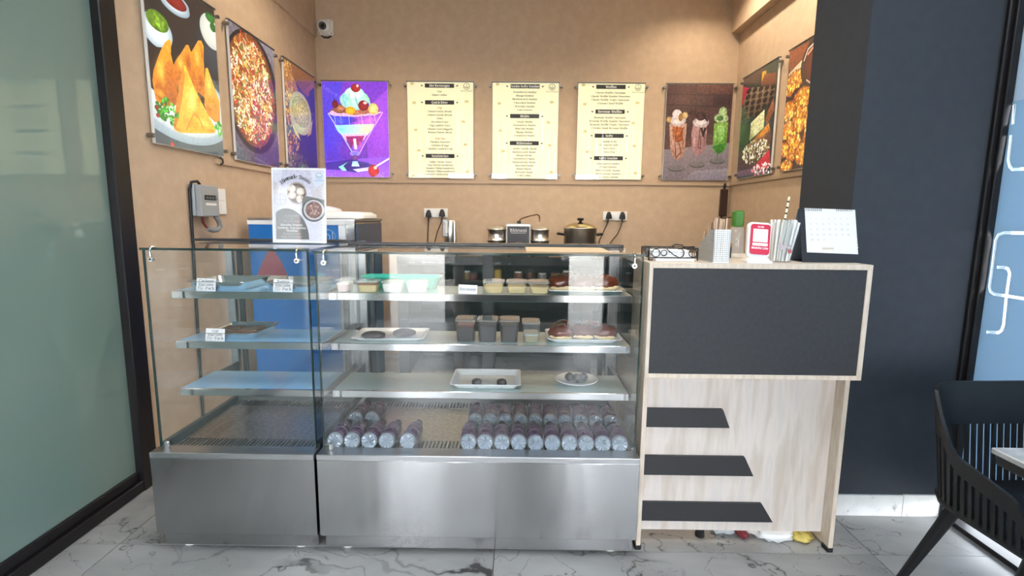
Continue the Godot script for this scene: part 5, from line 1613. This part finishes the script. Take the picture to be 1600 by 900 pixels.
func bottles() -> void:
	var base_m := mat(Color("a4b0bc"), 0.1, 0.3)
	base_m.clearcoat_enabled = true
	var label_m := triplanar(mat(Color("54205e"), 0.22), noise_tex(0.03, [[0.0, "705068"], [0.5, "b09cb0"], [1.0, "ffffff"]], 90, 4), Vector3(5, 5, 14), false)
	var band_m := mat(Color("7a6480"), 0.35)
	var neck_m := mat(Color("40283c"), 0.12)
	var cap_m := mat(Color("3c2440"), 0.4)
	var R := 0.0318
	var t := thing("drink_bottle", "", "bottle", Vector3.ZERO, 0.0, "purple drink bottles lying on the deck")
	# petal base facing +z
	var st := S()
	var seg := 60
	var prof := [[0.0, -0.010], [0.25, -0.007], [0.5, -0.002], [0.72, 0.0], [0.88, -0.002], [0.97, -0.008], [1.0, -0.014], [1.0, -0.024]]
	var P := func(i: int, k: int) -> Vector3:
		var a := TAU * k / seg
		var f: float = prof[i][0]
		var dip := -0.0062 * pow(absf(sin(a * 5.0)), 1.5) * sin(PI * clampf(f, 0, 1)) - 0.0012 * absf(sin(a * 15.0)) * f
		var zz: float = prof[i][1] + (dip if i < 6 else 0.0)
		return V(cos(a) * f * R, sin(a) * f * R, zz)
	st.set_smooth_group(-1)
	for i in prof.size() - 1:
		for k in seg:
			if i > 0:
				tri(st, P.call(i, k), P.call(i + 1, k), P.call(i, k + 1))
			tri(st, P.call(i, k + 1), P.call(i + 1, k), P.call(i + 1, k + 1))
	obj("base", st, base_m, t)
	var ax := Transform3D(Basis(Vector3.RIGHT, -PI / 2), V(0, 0, 0))   # lathe y runs to -z
	obj("label_sleeve", lathed([[R - 0.0005, 0.020], [R + 0.0002, 0.022], [R + 0.0002, 0.125], [R - 0.0005, 0.127]], 30, ax), label_m, t)
	for zz in [0.030, 0.072, 0.112]:
		obj("band", lathed([[R + 0.0002, zz], [R + 0.0008, zz + 0.0004], [R + 0.0008, zz + 0.0026], [R + 0.0002, zz + 0.003]], 30, ax), band_m, t)
	obj("shoulder", lathed([[R - 0.0008, 0.126], [R - 0.001, 0.135], [R - 0.006, 0.152], [0.015, 0.172], [0.0135, 0.182], [0.0, 0.182]], 30, ax), neck_m, t)
	obj("cap", lathed([[0.0, 0.180], [0.0155, 0.180], [0.0155, 0.196], [0.013, 0.198], [0.0, 0.198]], 20, ax), cap_m, t)
	var y := YD + 0.0325
	var rows := []
	for i in 5:
		rows.append([[-0.712, -0.645, -0.577, -0.508, -0.424][i], y, -1.897, [0.02, 0.0, -0.04, -0.03, -0.06][i], "purple drink bottle, %s from the left in the front row left of the gap" % ORD[i]])
	for i in 2:
		rows.append([[-0.700, -0.628][i], y, -2.112, -0.02, "purple drink bottle, %s of the pair lying behind the left front row" % ORD[i]])
	for i in 10:
		rows.append([-0.181 + 0.0665 * i, y, -1.897, 0.05 - 0.011 * i, "purple drink bottle, %s from the left in the front row right of the gap" % ORD[i]])
	for i in 10:
		rows.append([-0.172 + 0.0660 * i, y, -2.112, 0.03 - 0.007 * i, "purple drink bottle, %s from the left in the rear row right of the gap" % ORD[i]])
	for i in rows.size():
		var q: Array = rows[i]
		var o: Node3D = t
		if i > 0:
			o = copy(t, V(0, 0, 0), q[4])
		o.position = V(q[0], q[1], q[2])
		o.rotation = Vector3(0, q[3], 0.37 * i)
		o.set_meta("label", q[4])

# ---------------------------------------------------------------- on the counters
func build_counter_items() -> void:
	treats_sign()
	var Y := 1.1675
	# black wire napkin holder with tissues
	var w := thing("wire_basket", "black scrolled wire basket holding white tissues on the cash counter", "basket", V(0.60, Y, -1.99))
	var x0 := 0.505
	var x1 := 0.690
	var zf := -1.935
	var zb := -2.045
	var yb := Y + 0.012
	var yt := Y + 0.048
	var st := S()
	for yy in [yb, yt]:
		tube(st, [V(x0, yy, zf), V(x1, yy, zf)], 0.0022, 6)
		tube(st, [V(x0, yy, zb), V(x1, yy, zb)], 0.0022, 6)
		tube(st, [V(x0, yy, zf), V(x0, yy, zb)], 0.0022, 6)
		tube(st, [V(x1, yy, zf), V(x1, yy, zb)], 0.0022, 6)
	obj("rim", st, M.black, w, true)
	for c in [V(x0, 0, zf), V(x1, 0, zf), V(x0, 0, zb), V(x1, 0, zb)]:
		var ls := S()
		tube(ls, [V(c.x, Y + 0.002, c.z), V(c.x, yt, c.z)], 0.003, 6)
		obj("leg", ls, M.black, w, true)
	for zz in [zf, zb]:
		var sc := S()
		for q in [[0.532, 0.015], [0.562, 0.011], [0.672, 0.015]]:
			var pts := []
			for k in 21:
				pts.append(V(q[0] + cos(TAU * k / 20) * q[1], (yb + yt) / 2 + sin(TAU * k / 20) * q[1], zz))
			tube(sc, pts, 0.0017, 5)
		var sp := []
		for k in 25:
			var a := float(k) / 24
			if a < 0.4:
				sp.append(V(lerpf(0.572, 0.606, a / 0.4), lerpf(yt - 0.003, yb + 0.006, a / 0.4), zz))
			else:
				var b := (a - 0.4) / 0.6 * 4.6
				sp.append(V(0.622 + cos(-2.6 + b) * 0.0165, (yb + yt) / 2 + sin(-2.6 + b) * 0.0165, zz))
		tube(sc, sp, 0.0018, 5)
		obj("scroll", sc, M.black, w, true)
	var sd := S()
	for k in 5:
		var z := lerpf(zf, zb, (k + 0.5) / 5.0)
		tube(sd, [V(x0, yb, z), V(x0, yt, z - 0.012)], 0.002, 5)
		tube(sd, [V(x1, yb, z), V(x1, yt, z - 0.012)], 0.002, 5)
	obj("side_wires", sd, M.black, w, true)
	var rd := S()
	tube(rd, [V(x0 - 0.004, yt + 0.004, -1.985), V(0.60, yt + 0.002, -1.985), V(0.62, yt + 0.012, -1.985), V(0.645, yt + 0.010, -1.98), V(0.65, yt + 0.002, -1.985), V(x1 + 0.004, yt + 0.004, -1.985)], 0.0028, 6)
	obj("top_bar", rd, M.black, w, true)
	for k in 3:
		var ts := obj("tissue", boxed(V(x0 + 0.012, 0, zb + 0.008), V(x1 - 0.02 - 0.004 * k, 0.0085, zf - 0.006 + 0.001 * k), 0.003), M.paper, self)
		ts.position = V(0, yb + 0.002 + 0.009 * k, 0)
		tag(ts, ["lowest", "middle", "top"][k] + " folded white tissue in the wire basket", "tissue", "tissues in the wire basket")
	var pad := obj("note_pad", boxed(V(0.528, Y, -1.965), V(0.672, Y + 0.010, -1.915), 0.001), M.paper, self)
	tag(pad, "thin white pad lying under the wire basket", "pad")
	# perforated white basket of wooden stirrers
	var b := thing("stirrer_basket", "white perforated plastic basket full of wooden stirrers", "basket", V(0.755, Y, -1.95))
	var bx0 := 0.724
	var bx1 := 0.785
	var bf := -1.872
	var bb := -2.03
	var h := 0.122
	var fs := S()
	for i in 9:
		var f := i / 8.0
		bx(fs, V(lerpf(bx0, bx1 - 0.0032, f), Y + 0.002, bf - 0.003), V(lerpf(bx0, bx1 - 0.0032, f) + 0.0032, Y + h, bf))
	for i in 16:
		var yy := Y + 0.002 + (h - 0.006) * i / 15.0
		bx(fs, V(bx0, yy, bf - 0.0028), V(bx1, yy + 0.0034, bf - 0.0002))
	obj("front_lattice", fs, M.white_gloss, b, true)
	for sx in [bx0, bx1 - 0.003]:
		var ss := S()
		for i in 18:
			var f := i / 17.0
			var hh := h if f < 0.25 else lerpf(h, h * 0.42, (f - 0.25) / 0.75)
			var z := lerpf(bf - 0.004, bb, f)
			bx(ss, V(sx, Y + 0.002, z), V(sx + 0.003, Y + hh, z + 0.0035))
		for i in 16:
			var yy := 0.002 + (h - 0.006) * i / 15.0
			var f1 := 1.0 if yy < h * 0.42 else 0.25 + 0.75 * (h - yy) / (h * 0.58)
			bx(ss, V(sx, Y + yy, lerpf(bf, bb, f1)), V(sx + 0.003, Y + yy + 0.0035, bf))
		obj("side_lattice", ss, mat(Color("c6c3bc"), 0.4), b, true)
	obj("back_wall", boxed(V(bx0, Y + 0.002, bb), V(bx1, Y + h * 0.42, bb + 0.003), 0.001), M.white_gloss, b, true)
	obj("bottom", boxed(V(bx0, Y, bb), V(bx1, Y + 0.002, bf)), M.white_gloss, b, true)
	var rng := RandomNumberGenerator.new()
	rng.seed = 17
	var stick_st := boxed(V(-0.0019, 0, -0.0007), V(0.0019, 0.158, 0.0007))
	stick_st.generate_normals()
	var stick := stick_st.commit()
	var sticks := [mat(Color("dcc6ac"), 0.7), mat(Color("a87f62"), 0.7), mat(Color("e8d4bc"), 0.7), mat(Color("c4a184"), 0.7), mat(Color("8f6a52"), 0.7)]
	for i in 110:
		var o := mesh_node("wooden_stirrer", stick, sticks[(i * 7) % 5], self)
		var f := rng.randf()
		var near := i < 52
		o.position = V(lerpf(bx0 + 0.007, bx1 - 0.007, fmod(i * 0.618034, 1.0)), Y + 0.003, (bf - 0.022 - 0.045 * f) if near else (bf - 0.068 - 0.075 * f))
		o.scale = Vector3(1, rng.randf_range(0.955, 1.02) if near else 0.92 - 0.28 * f, 1)
		o.rotation = Vector3(rng.randf_range(-0.03, 0.01), rng.randf_range(-0.4, 0.4), rng.randf_range(-0.05, 0.02) - 0.02)
		tag(o, "flat wooden stirrer standing in the white perforated basket", "stirrer", "wooden stirrers in the white basket")
	# red and white payment stand
	var q := thing("payment_stand", "white rounded stand with a red payment card on the cash counter", "stand", V(0.898, Y, -1.895))
	var qb := S()
	loft(qb, [[0.048, 0.03, 0.0], [0.048, 0.03, 0.008], [0.040, 0.024, 0.011], [0.034, 0.016, 0.020]], 0.012, 4)
	obj("base", qb, M.white_gloss, q)
	var up := Transform3D(Basis(Vector3.RIGHT, -0.16) * Basis(Vector3.BACK, -0.06), V(-0.002, 0.018, 0.004))
	var body := S()
	var lo := Transform3D(up.basis * Basis(Vector3.RIGHT, -PI / 2), up * V(0, 0.066, 0))
	loft(body, [[0.040, 0.062, -0.012], [0.043, 0.066, -0.008], [0.043, 0.066, 0.004], [0.040, 0.063, 0.008]], 0.016, 5, Transform3D(up.basis * Basis(Vector3.RIGHT, PI / 2), up * V(0, 0.066, 0)))
	obj("body", body, M.white_gloss, q)
	var face := S()
	loft(face, [[0.036, 0.056, 0.0], [0.036, 0.056, 0.0012]], 0.010, 5, Transform3D(up.basis * Basis(Vector3.RIGHT, PI / 2), up * V(0, 0.068, 0.0125)))
	obj("red_card", face, mat(Color("cf2344"), 0.35), q)
	var blank := S()
	bx(blank, V(-0.027, 0.058, 0.0139), V(0.027, 0.106, 0.0145))
	bx(blank, V(-0.028, 0.044, 0.0139), V(0.028, 0.054, 0.0145))
	var bo := obj("white_field", blank, M.paper, q)
	bo.transform = up
	for ln in [["SCAN", 0.009, 0.114], ["Mobile Lite", 0.0115, 0.036]]:
		words(ln[0], ln[1], up * V(0, ln[2], 0.0142), up.basis, M.paper, q, "sans_bold")
	# clear cup with wrapped straws
	var cp := thing("straw_cup", "clear printed plastic cup crammed with white straws", "cup", V(1.012, Y, -1.955))
	obj("wall", lathed([[0.040, 0.0], [0.0445, 0.08], [0.050, 0.152]], 28), M.acrylic, cp)
	obj("bottom", lathed([[0.0, 0.0], [0.040, 0.0], [0.040, 0.002], [0.0, 0.002]], 28), M.acrylic, cp)
	var dot := S()
	tube(dot, [V(0.014, 0.042, 0.0405), V(0.0145, 0.042, 0.0425)], 0.0075, 16)
	obj("red_print", dot, mat(Color("b8505c"), 0.5), cp)
	var dot2 := S()
	for k in 5:
		var a := -0.5 + 0.22 * k
		tube(dot2, [V(sin(a) * 0.0425, 0.062 - 0.006 * (k % 2), cos(a) * 0.0425), V(sin(a) * 0.0435, 0.062 - 0.006 * (k % 2), cos(a) * 0.0435)], 0.010 - 0.0012 * k, 12)
	obj("grey_print", dot2, mat(Color("b4a8ae"), 0.5), cp)
	var straw_a := mat(Color("f4f4f2"), 0.45)
	var straw_b := mat(Color("e6e7e5"), 0.45)
	var straw_c := mat(Color("c4c8c4"), 0.45)
	for i in 30:
		var a := TAU * fmod(i * 0.382, 1.0)
		var r := 0.0345 * sqrt((i + 0.5) / 30.0)
		var foot := V(1.006 + cos(a) * r, Y + 0.004, -1.955 + sin(a) * r)
		var top := V(1.016 + cos(a) * r * 1.45 + 0.004, Y + 0.155 + 0.006 * sin(i * 2.1), -1.955 + sin(a) * r * 1.3)
		var ss := S()
		tube(ss, [foot, top], 0.0046, 8)
		var o := obj("drinking_straw", ss, [straw_a, straw_b, straw_a, straw_c][i % 4], self)
		tag(o, "white wrapped straw packed upright in the clear cup", "straw", "straws in the clear cup")
	var tall := thing("striped_straw", "single taller straw with black and cream stripes rising from the cup", "straw", V(1.0, Y + 0.004, -1.95))
	for k in 22:
		var ss := S()
		var f0 := (k / 2 + (0.0 if k % 2 == 0 else 0.28)) / 11.0
		var f1 := (k / 2 + (0.28 if k % 2 == 0 else 1.0)) / 11.0
		tube(ss, [V(0.036 * f0, 0.242 * f0, -0.02 * f0), V(0.036 * f1, 0.242 * f1, -0.02 * f1)], 0.0041, 8)
		obj("stripe", ss, mat(Color("f2e8c8"), 0.5) if k % 2 else M.black, tall)
	# desk calendar
	var c := thing("desk_calendar", "white spiral desk calendar on a black folded stand", "calendar", V(1.20, Y, -1.985))
	var lean := Transform3D(Basis(Vector3.RIGHT, -0.30), V(0, 0.0, 0.045))
	var fb := obj("front_board", boxed(V(-0.108, 0, -0.0022), V(0.108, 0.212, 0.0), 0.0005), M.black_rail, c)
	fb.transform = lean
	var rb := obj("rear_board", boxed(V(-0.108, 0, 0.0), V(0.108, 0.212, 0.0022), 0.0005), mat(Color("7c8490"), 0.5), c)
	rb.transform = Transform3D(Basis(Vector3.RIGHT, 0.30), V(0, 0.0, -0.083))
	var ft := obj("foot_board", boxed(V(-0.108, 0, -0.083), V(0.108, 0.002, 0.045)), M.black_rail, c)
	var pg := obj("page", boxed(V(-0.090, 0.036, 0.0008), V(0.104, 0.212, 0.0018)), mat(Color("e2e2e4"), 0.7), c)
	pg.transform = lean * Transform3D(Basis(Vector3.BACK, -0.03), V(0, 0, 0))
	for k in 26:
		if k > 9 and k < 17:
			continue
		var rs := S()
		var pts := []
		for j in 9:
			var a := -0.6 + 4.6 * j / 8.0
			pts.append(V(-0.088 + 0.0073 * k, 0.206 + sin(a) * 0.008, 0.0 + cos(a) * 0.006))
		tube(rs, pts, 0.0009, 4)
		var ro := obj("ring", rs, M.black, c)
		ro.transform = lean
	var pale := mat(Color("a9aeb4"), 0.7)
	var d := 1
	for r in 5:
		for j in 7:
			if d > 31:
				break
			words(str(d), 0.0085, lean * V(-0.066 + 0.0235 * j, 0.172 - 0.021 * r, 0.0022), lean.basis, pale, c, "sans", "date")
			d += 1
	obj("tear_strip", boxed(V(-0.03, 0.05, 0.002), V(0.014, 0.058, 0.0026)), mat(Color("c9bfae"), 0.6), c).transform = lean
	for k in 14:
		var ts := S()
		prism(ts, PackedVector2Array([Vector2(0.104, 0.055 + 0.011 * k), Vector2(0.1085, 0.060 + 0.011 * k), Vector2(0.104, 0.065 + 0.011 * k)]), 0.0008, 0.0018)
		obj("torn_tooth", ts, M.paper, c).transform = lean
	# green capped bottle and wooden box behind
	var g := thing("capped_bottle", "clear bottle with a tall green cap behind the payment stand", "bottle", V(0.925, Y, -2.15))
	obj("body", lathed([[0.0, 0.0], [0.03, 0.0], [0.031, 0.01], [0.031, 0.10], [0.024, 0.125], [0.0, 0.128]], 20), M.tub_lid, g)
	obj("cap", boxed(V(-0.021, 0.128, -0.018), V(0.021, 0.195, 0.018), 0.006), mat(Color("447a2c"), 0.35), g)
	var wb := thing("wooden_box", "low wooden box behind the stirrer basket", "box", V(0.86, Y, -2.16))
	obj("body", boxed(V(-0.05, 0, -0.05), V(0.032, 0.045, 0.05), 0.003), M.dark_board, wb)
	obj("lid", boxed(V(-0.052, 0.045, -0.052), V(0.033, 0.062, 0.052), 0.004), M.tan_wood, wb)

func treats_sign() -> void:
	var t := thing("sign_stand", "acrylic stand holding a Homemade Treats flyer on the narrow display counter", "sign", V(-0.955, 1.2015, -2.235))
	var hx := 0.119
	var h := 0.325
	var lean := Transform3D(Basis(Vector3.RIGHT, -0.06) * Basis(Vector3.BACK, -0.005), V(0, 0.004, 0))
	obj("foot", boxed(V(-hx, 0, -0.06), V(hx, 0.003, 0.02)), M.acrylic, t)
	var back := obj("sleeve", boxed(V(-hx, 0.0, -0.004), V(hx, h, -0.002)), M.white, t)
	back.transform = lean
	var g := Painter.new(238, 325, 9)
	g.fill("d9d6e2", "dedbe6", 0.05)
	g.poly([0.20, 0.02, 0.72, 0.02, 0.80, 0.30, 0.45, 0.20, 0.15, 0.30], "c9c4d6", "d4d0de", 0.1, Vector2(0, 1))
	g.poly([0.72, 0.30, 0.98, 0.20, 0.98, 0.50, 0.78, 0.42], "d6cdd2", "cfc6cc", 0.1, Vector2(0, 1))
	g.ell(0.0, 0.27, 0.12, 0.10, "c8b8bc", "d0c4c8", 0.1)
	g.ell(0.88, 0.13, 0.12, 0.09, "d4dcec", "d9dfec", 0.0)
	g.ell(0.46, 0.33, 0.185, 0.15, "b9a4a0", "a89490", 0.2)
	g.ell(0.46, 0.33, 0.165, 0.13, "6a4c40", "553a32", 0.3)
	for q in [[0.37, 0.27], [0.53, 0.31], [0.37, 0.36], [0.52, 0.41]]:
		g.ell(q[0], q[1], 0.075, 0.052, "efe2d4", "cdb8a4", 0.2)
	g.poly([0.56, 0.40, 0.66, 0.37, 0.98, 0.42, 0.98, 0.58, 0.56, 0.50], "75716e", "6a6664", 0.05, Vector2(0, 1))
	g.ell(0.77, 0.56, 0.22, 0.155, "4a4748", "3c3a3c", 0.0)
	g.ell(0.775, 0.555, 0.195, 0.138, "e4e0e0", "c9c4c4", 0.05)
	g.ell(0.775, 0.555, 0.155, 0.112, "9a6c60", "74493f", 0.5)
	g.grains(0.775, 0.555, 0.12, 0.09, 40, ["b89088", "6a4038", "d0b0a4", "8a5a50"], 8)
	g.ell(0.15, 0.42, 0.12, 0.085, "cbc7d4", "c4c0ce", 0.0)
	g.ell(0.15, 0.42, 0.105, 0.074, "dcd9e4", "d4d0dc", 0.0)
	for k in 4:
		g.line([0.15, 0.42, 0.15 + cos(k * 1.57) * 0.1, 0.42 + sin(k * 1.57) * 0.07], 0.012, "bdb8c8")
	var p := [0.06, 0.96, 0.06, 0.60]
	for k in 13:
		var a := PI * (0.5 + 0.12) - (PI * 0.62) * k / 12.0
		p.append_array([0.26 + cos(a) * 0.42, 0.96 - sin(a) * 0.42])
	p.append_array([0.68, 0.96])
	g.poly(p, "5f5a57", "5a5552", 0.05, Vector2(0, 1))
	g.poly([0.42, 0.62, 0.50, 0.66, 0.53, 0.96, 0.46, 0.96], "70524f", "7a4c4a", 0.1, Vector2(0, 1))
	g.line([0.01, 0.01, 0.99, 0.01, 0.99, 0.99, 0.01, 0.99, 0.01, 0.01], 0.025, "f1eff4")
	var st := S()
	picture(st, V(-hx + 0.002, h - 0.002, -0.0018), V(hx - 0.002, h - 0.002, -0.0018), V(hx - 0.002, 0.002, -0.0018), V(-hx + 0.002, 0.002, -0.0018))
	var pr := obj("flyer", st, print_mat(g.tex(), 0.0), t)
	pr.transform = lean
	var cover := obj("cover", boxed(V(-hx, 0, 0.0), V(hx, h, 0.0015)), M.acrylic, t)
	cover.transform = lean
	var head := "Homemade Treats"
	for i in head.length():
		if head[i] == " ":
			continue
		var a := 0.72 - 1.44 * i / (head.length() - 1)
		var at := V(-0.012 - sin(a) * 0.092, 0.195 + cos(a) * 0.092, -0.0012)
		words(head[i], 0.024, lean * at, lean.basis * Basis(Vector3.BACK, a), mat(Color("3a3640"), 0.7), t, "serif_bold", "lettering", 0.0004)
	for ln in [["Homemade", 0.012, 0.118, 0], ["at", 0.011, 0.106, 0], ["Brew & Bowl", 0.0125, 0.094, 0], ["Biscuits, Donuts,", 0.0125, 0.078, 1], ["Cookies, Tres Leches,", 0.0125, 0.065, 1], ["Tiramisu", 0.0125, 0.053, 1], ["Brownie & more", 0.0105, 0.040, 0], ["Daily Fresh Butter", 0.012, 0.026, 0]]:
		words(ln[0], ln[1], lean * V(-0.033, ln[2], -0.0012), lean.basis, mat(Color("e8e4de") if ln[3] else Color("b8b0aa"), 0.7), t, "sans_bold" if ln[3] else "sans", "lettering", 0.0004)
	words("Brew & Bowl", 0.007, lean * V(0.09, 0.272, -0.0012), lean.basis, mat(Color("6a7890"), 0.7), t, "serif", "lettering", 0.0004)
	var em := S()
	var pts := []
	for k in 21:
		pts.append(V(0.09 + cos(TAU * k / 20) * 0.013, 0.292 + sin(TAU * k / 20) * 0.013, -0.0010))
	tube(em, pts, 0.0007, 4)
	var cu := []
	for k in 9:
		cu.append(V(0.09 + cos(PI + PI * k / 8) * 0.007, 0.292 + sin(PI + PI * k / 8) * 0.006, -0.0010))
	tube(em, cu, 0.001, 4)
	obj("emblem", em, mat(Color("5a7088"), 0.6), t).transform = lean

# ---------------------------------------------------------------- chair and table at the right
func build_seating() -> void:
	var t := thing("armchair", "black plastic armchair with a slatted back beside the dark wall", "chair", V(1.655, 0, -1.42), 0.05)
	# shell path: from the left arm front, round the back, to the right arm front (own axes: front is +z)
	var path := func(f: float) -> Vector2:
		var hw := 0.262
		var zb := -0.235
		var zf := 0.17
		var rr := 0.15
		var l1 := zf - (zb + rr)
		var l2 := PI / 2 * rr
		var l3 := 2.0 * (hw - rr)
		var tot := 2.0 * l1 + 2.0 * l2 + l3
		var s := f * tot
		if s < l1:
			return Vector2(-hw, zf - s)
		s -= l1
		if s < l2:
			var a := s / rr
			return Vector2(-hw + rr - cos(a) * rr, zb + rr - sin(a) * rr)
		s -= l2
		if s < l3:
			return Vector2(-hw + rr + s, zb)
		s -= l3
		if s < l2:
			var a := s / rr
			return Vector2(hw - rr + sin(a) * rr, zb + rr - cos(a) * rr)
		s -= l2
		return Vector2(hw, zb + rr + s)
	var top := func(f: float) -> float:
		var g := 1.0 - absf(f - 0.5) * 2.0      # 0 at the arm fronts, 1 at the middle of the back
		if g < 0.14:
			return lerpf(0.46, 0.575, smoothstep(0.0, 0.14, g))
		if g < 0.40:
			return lerpf(0.575, 0.61, (g - 0.14) / 0.26)
		return lerpf(0.61, 0.785, smoothstep(0.40, 0.60, g))
	var low := func(f: float) -> float:
		var tp: float = top.call(f)
		return clampf(tp - 0.055, 0.44, 0.64)
	var P := func(f: float, y: float, out: float) -> Vector3:
		var q: Vector2 = path.call(f)
		var q2: Vector2 = path.call(minf(f + 0.002, 1.0)) - path.call(maxf(f - 0.002, 0.0))
		var nn := Vector2(-q2.y, q2.x).normalized()
		if nn.dot(q) < 0:
			nn = -nn
		var flare := (y - 0.45) * 0.12
		q += nn * (out + flare)
		return Vector3(q.x, y, q.y)
	var N := 72
	var st := S()
	st.set_smooth_group(2)
	for i in N:
		var f0 := float(i) / N
		var f1 := float(i + 1) / N
		for j in 6:
			var u0 := j / 6.0
			var u1 := (j + 1) / 6.0
			for side in [0, 1]:
				var o := 0.010 if side == 0 else 0.0
				var a: Vector3 = P.call(f0, lerpf(low.call(f0), top.call(f0), u0), o)
				var b: Vector3 = P.call(f1, lerpf(low.call(f1), top.call(f1), u0), o)
				var c: Vector3 = P.call(f1, lerpf(low.call(f1), top.call(f1), u1), o)
				var d: Vector3 = P.call(f0, lerpf(low.call(f0), top.call(f0), u1), o)
				if side == 0:
					quad(st, b, a, d, c)
				else:
					quad(st, a, b, c, d)
	st.set_smooth_group(-1)
	for i in N:
		var f0 := float(i) / N
		var f1 := float(i + 1) / N
		quad(st, P.call(f0, top.call(f0), 0.0), P.call(f1, top.call(f1), 0.0), P.call(f1, top.call(f1), 0.010), P.call(f0, top.call(f0), 0.010))
		quad(st, P.call(f1, low.call(f1), 0.0), P.call(f0, low.call(f0), 0.0), P.call(f0, low.call(f0), 0.010), P.call(f1, low.call(f1), 0.010))
	obj("back_band", st, M.chair, t)
	var n := 46
	for i in n:
		var f := 0.05 + 0.90 * i / (n - 1)
		var df := 0.0052
		var y1: float = low.call(f) + 0.004
		var y0 := 0.425
		if y1 - y0 < 0.02:
			continue
		var ss := S()
		var a0: Vector3 = P.call(f - df, y0, 0.001)
		var b0: Vector3 = P.call(f + df, y0, 0.001)
		var a1: Vector3 = P.call(f - df, y1, 0.001)
		var b1: Vector3 = P.call(f + df, y1, 0.001)
		var c0: Vector3 = P.call(f - df, y0, 0.009)
		var d0: Vector3 = P.call(f + df, y0, 0.009)
		var c1: Vector3 = P.call(f - df, y1, 0.009)
		var d1: Vector3 = P.call(f + df, y1, 0.009)
		quad(ss, a0, b0, b1, a1)
		quad(ss, d0, c0, c1, d1)
		quad(ss, c0, a0, a1, c1)
		quad(ss, b0, d0, d1, b1)
		obj("slat", ss, M.chair, t)
	var seat := S()
	loft(seat, [[0.225, 0.215, 0.395], [0.262, 0.245, 0.41], [0.268, 0.25, 0.432], [0.255, 0.238, 0.446], [0.18, 0.17, 0.436]], 0.14, 6, Transform3D(Basis(), V(0, 0, 0.005)), true, true)
	obj("seat", seat, M.chair, t)
	for sx in [-1.0, 1.0]:
		for sz in [-1.0, 1.0]:
			var ls := S()
			tube(ls, [V(sx * 0.16, 0.41, sz * 0.15), V(sx * 0.18, 0.36, sz * 0.18), V(sx * 0.235, 0.0, sz * 0.30)], [0.024, 0.022, 0.013], 10)
			obj("leg", ls, M.chair, t)
	# table
	var tb := thing("dining_table", "square table with a grey marble top at the right edge", "table", V(1.56, 0, -0.93))
	obj("top", boxed(V(-0.325, 0.735, -0.325), V(0.325, 0.75, 0.325), 0.002), M.table_marble, tb)
	obj("under_frame", boxed(V(-0.318, 0.708, -0.318), V(0.318, 0.735, 0.318), 0.003), M.black, tb)
	obj("column", lathed([[0.035, 0.02], [0.035, 0.70], [0.09, 0.708]], 16), M.black, tb)
	obj("base", lathed([[0.0, 0.0], [0.22, 0.0], [0.22, 0.012], [0.035, 0.025], [0.0, 0.025]], 24), M.black, tb)

# ---------------------------------------------------------------- lamps
func build_lamps() -> void:
	var warm := Color(1.0, 0.93, 0.82)
	var glow := mat(Color("fff0d8"), 0.5)
	glow.emission_enabled = true
	glow.emission = Color(1.0, 0.86, 0.66)
	glow.emission_energy_multiplier = 4.0
	var n := 0
	for q in [[1.55, -3.30, 1.9, "front right"], [1.55, -4.2, 1.0, "back right"], [-1.1, -3.5, 1.2, "front left"], [0.1, -3.3, 2.0, "middle"]]:
		var t := thing("downlight", "round warm ceiling downlight, %s of the serving area" % q[3], "lamp", V(q[0], TOP, q[1]), 0.0, "ceiling downlights")
		obj("bezel", lathed([[0.05, 0.0], [0.075, -0.003], [0.075, -0.008], [0.052, -0.012], [0.05, -0.004]], 24), M.white, t)
		obj("glowing_disc", lathed([[0.0, -0.005], [0.05, -0.005], [0.05, -0.003], [0.0, -0.003]], 24), glow, t)
		var l := SpotLight3D.new()
		l.name = "beam"
		l.light_color = warm
		l.light_energy = q[2]
		l.light_size = 0.05
		l.spot_angle = 70.0
		l.spot_angle_attenuation = 0.6
		l.spot_range = 12.0
		l.spot_attenuation = 2.0
		l.shadow_enabled = true
		t.add_child(l)
		l.position = V(0, -0.02, 0)
		l.rotation.x = -PI / 2
		n += 1
	var cool := mat(Color("f4f8ff"), 0.5)
	cool.emission_enabled = true
	cool.emission = Color(0.95, 0.98, 1.0)
	cool.emission_energy_multiplier = 3.0
	for q in [[-0.55, "left"], [0.80, "right"]]:  # battens added out of view to brighten the floor and counters
		var t := thing("added_batten", "%s long white light batten added on the unseen ceiling to brighten floor and counters" % q[1], "lamp", V(q[0], TOP, -0.9), 0.0, "added ceiling light battens")
		obj("housing", boxed(V(-0.045, -0.035, -0.62), V(0.045, 0.0, 0.62), 0.004), M.white, t)
		obj("added_glow_tube", boxed(V(-0.035, -0.045, -0.6), V(0.035, -0.035, 0.6), 0.004), cool, t)
		area(numbered("added_batten_light"), V(q[0], TOP - 0.06, -0.9), Vector3.DOWN, Vector2(0.08, 1.2), Color(0.95, 0.98, 1.0), 2.2)
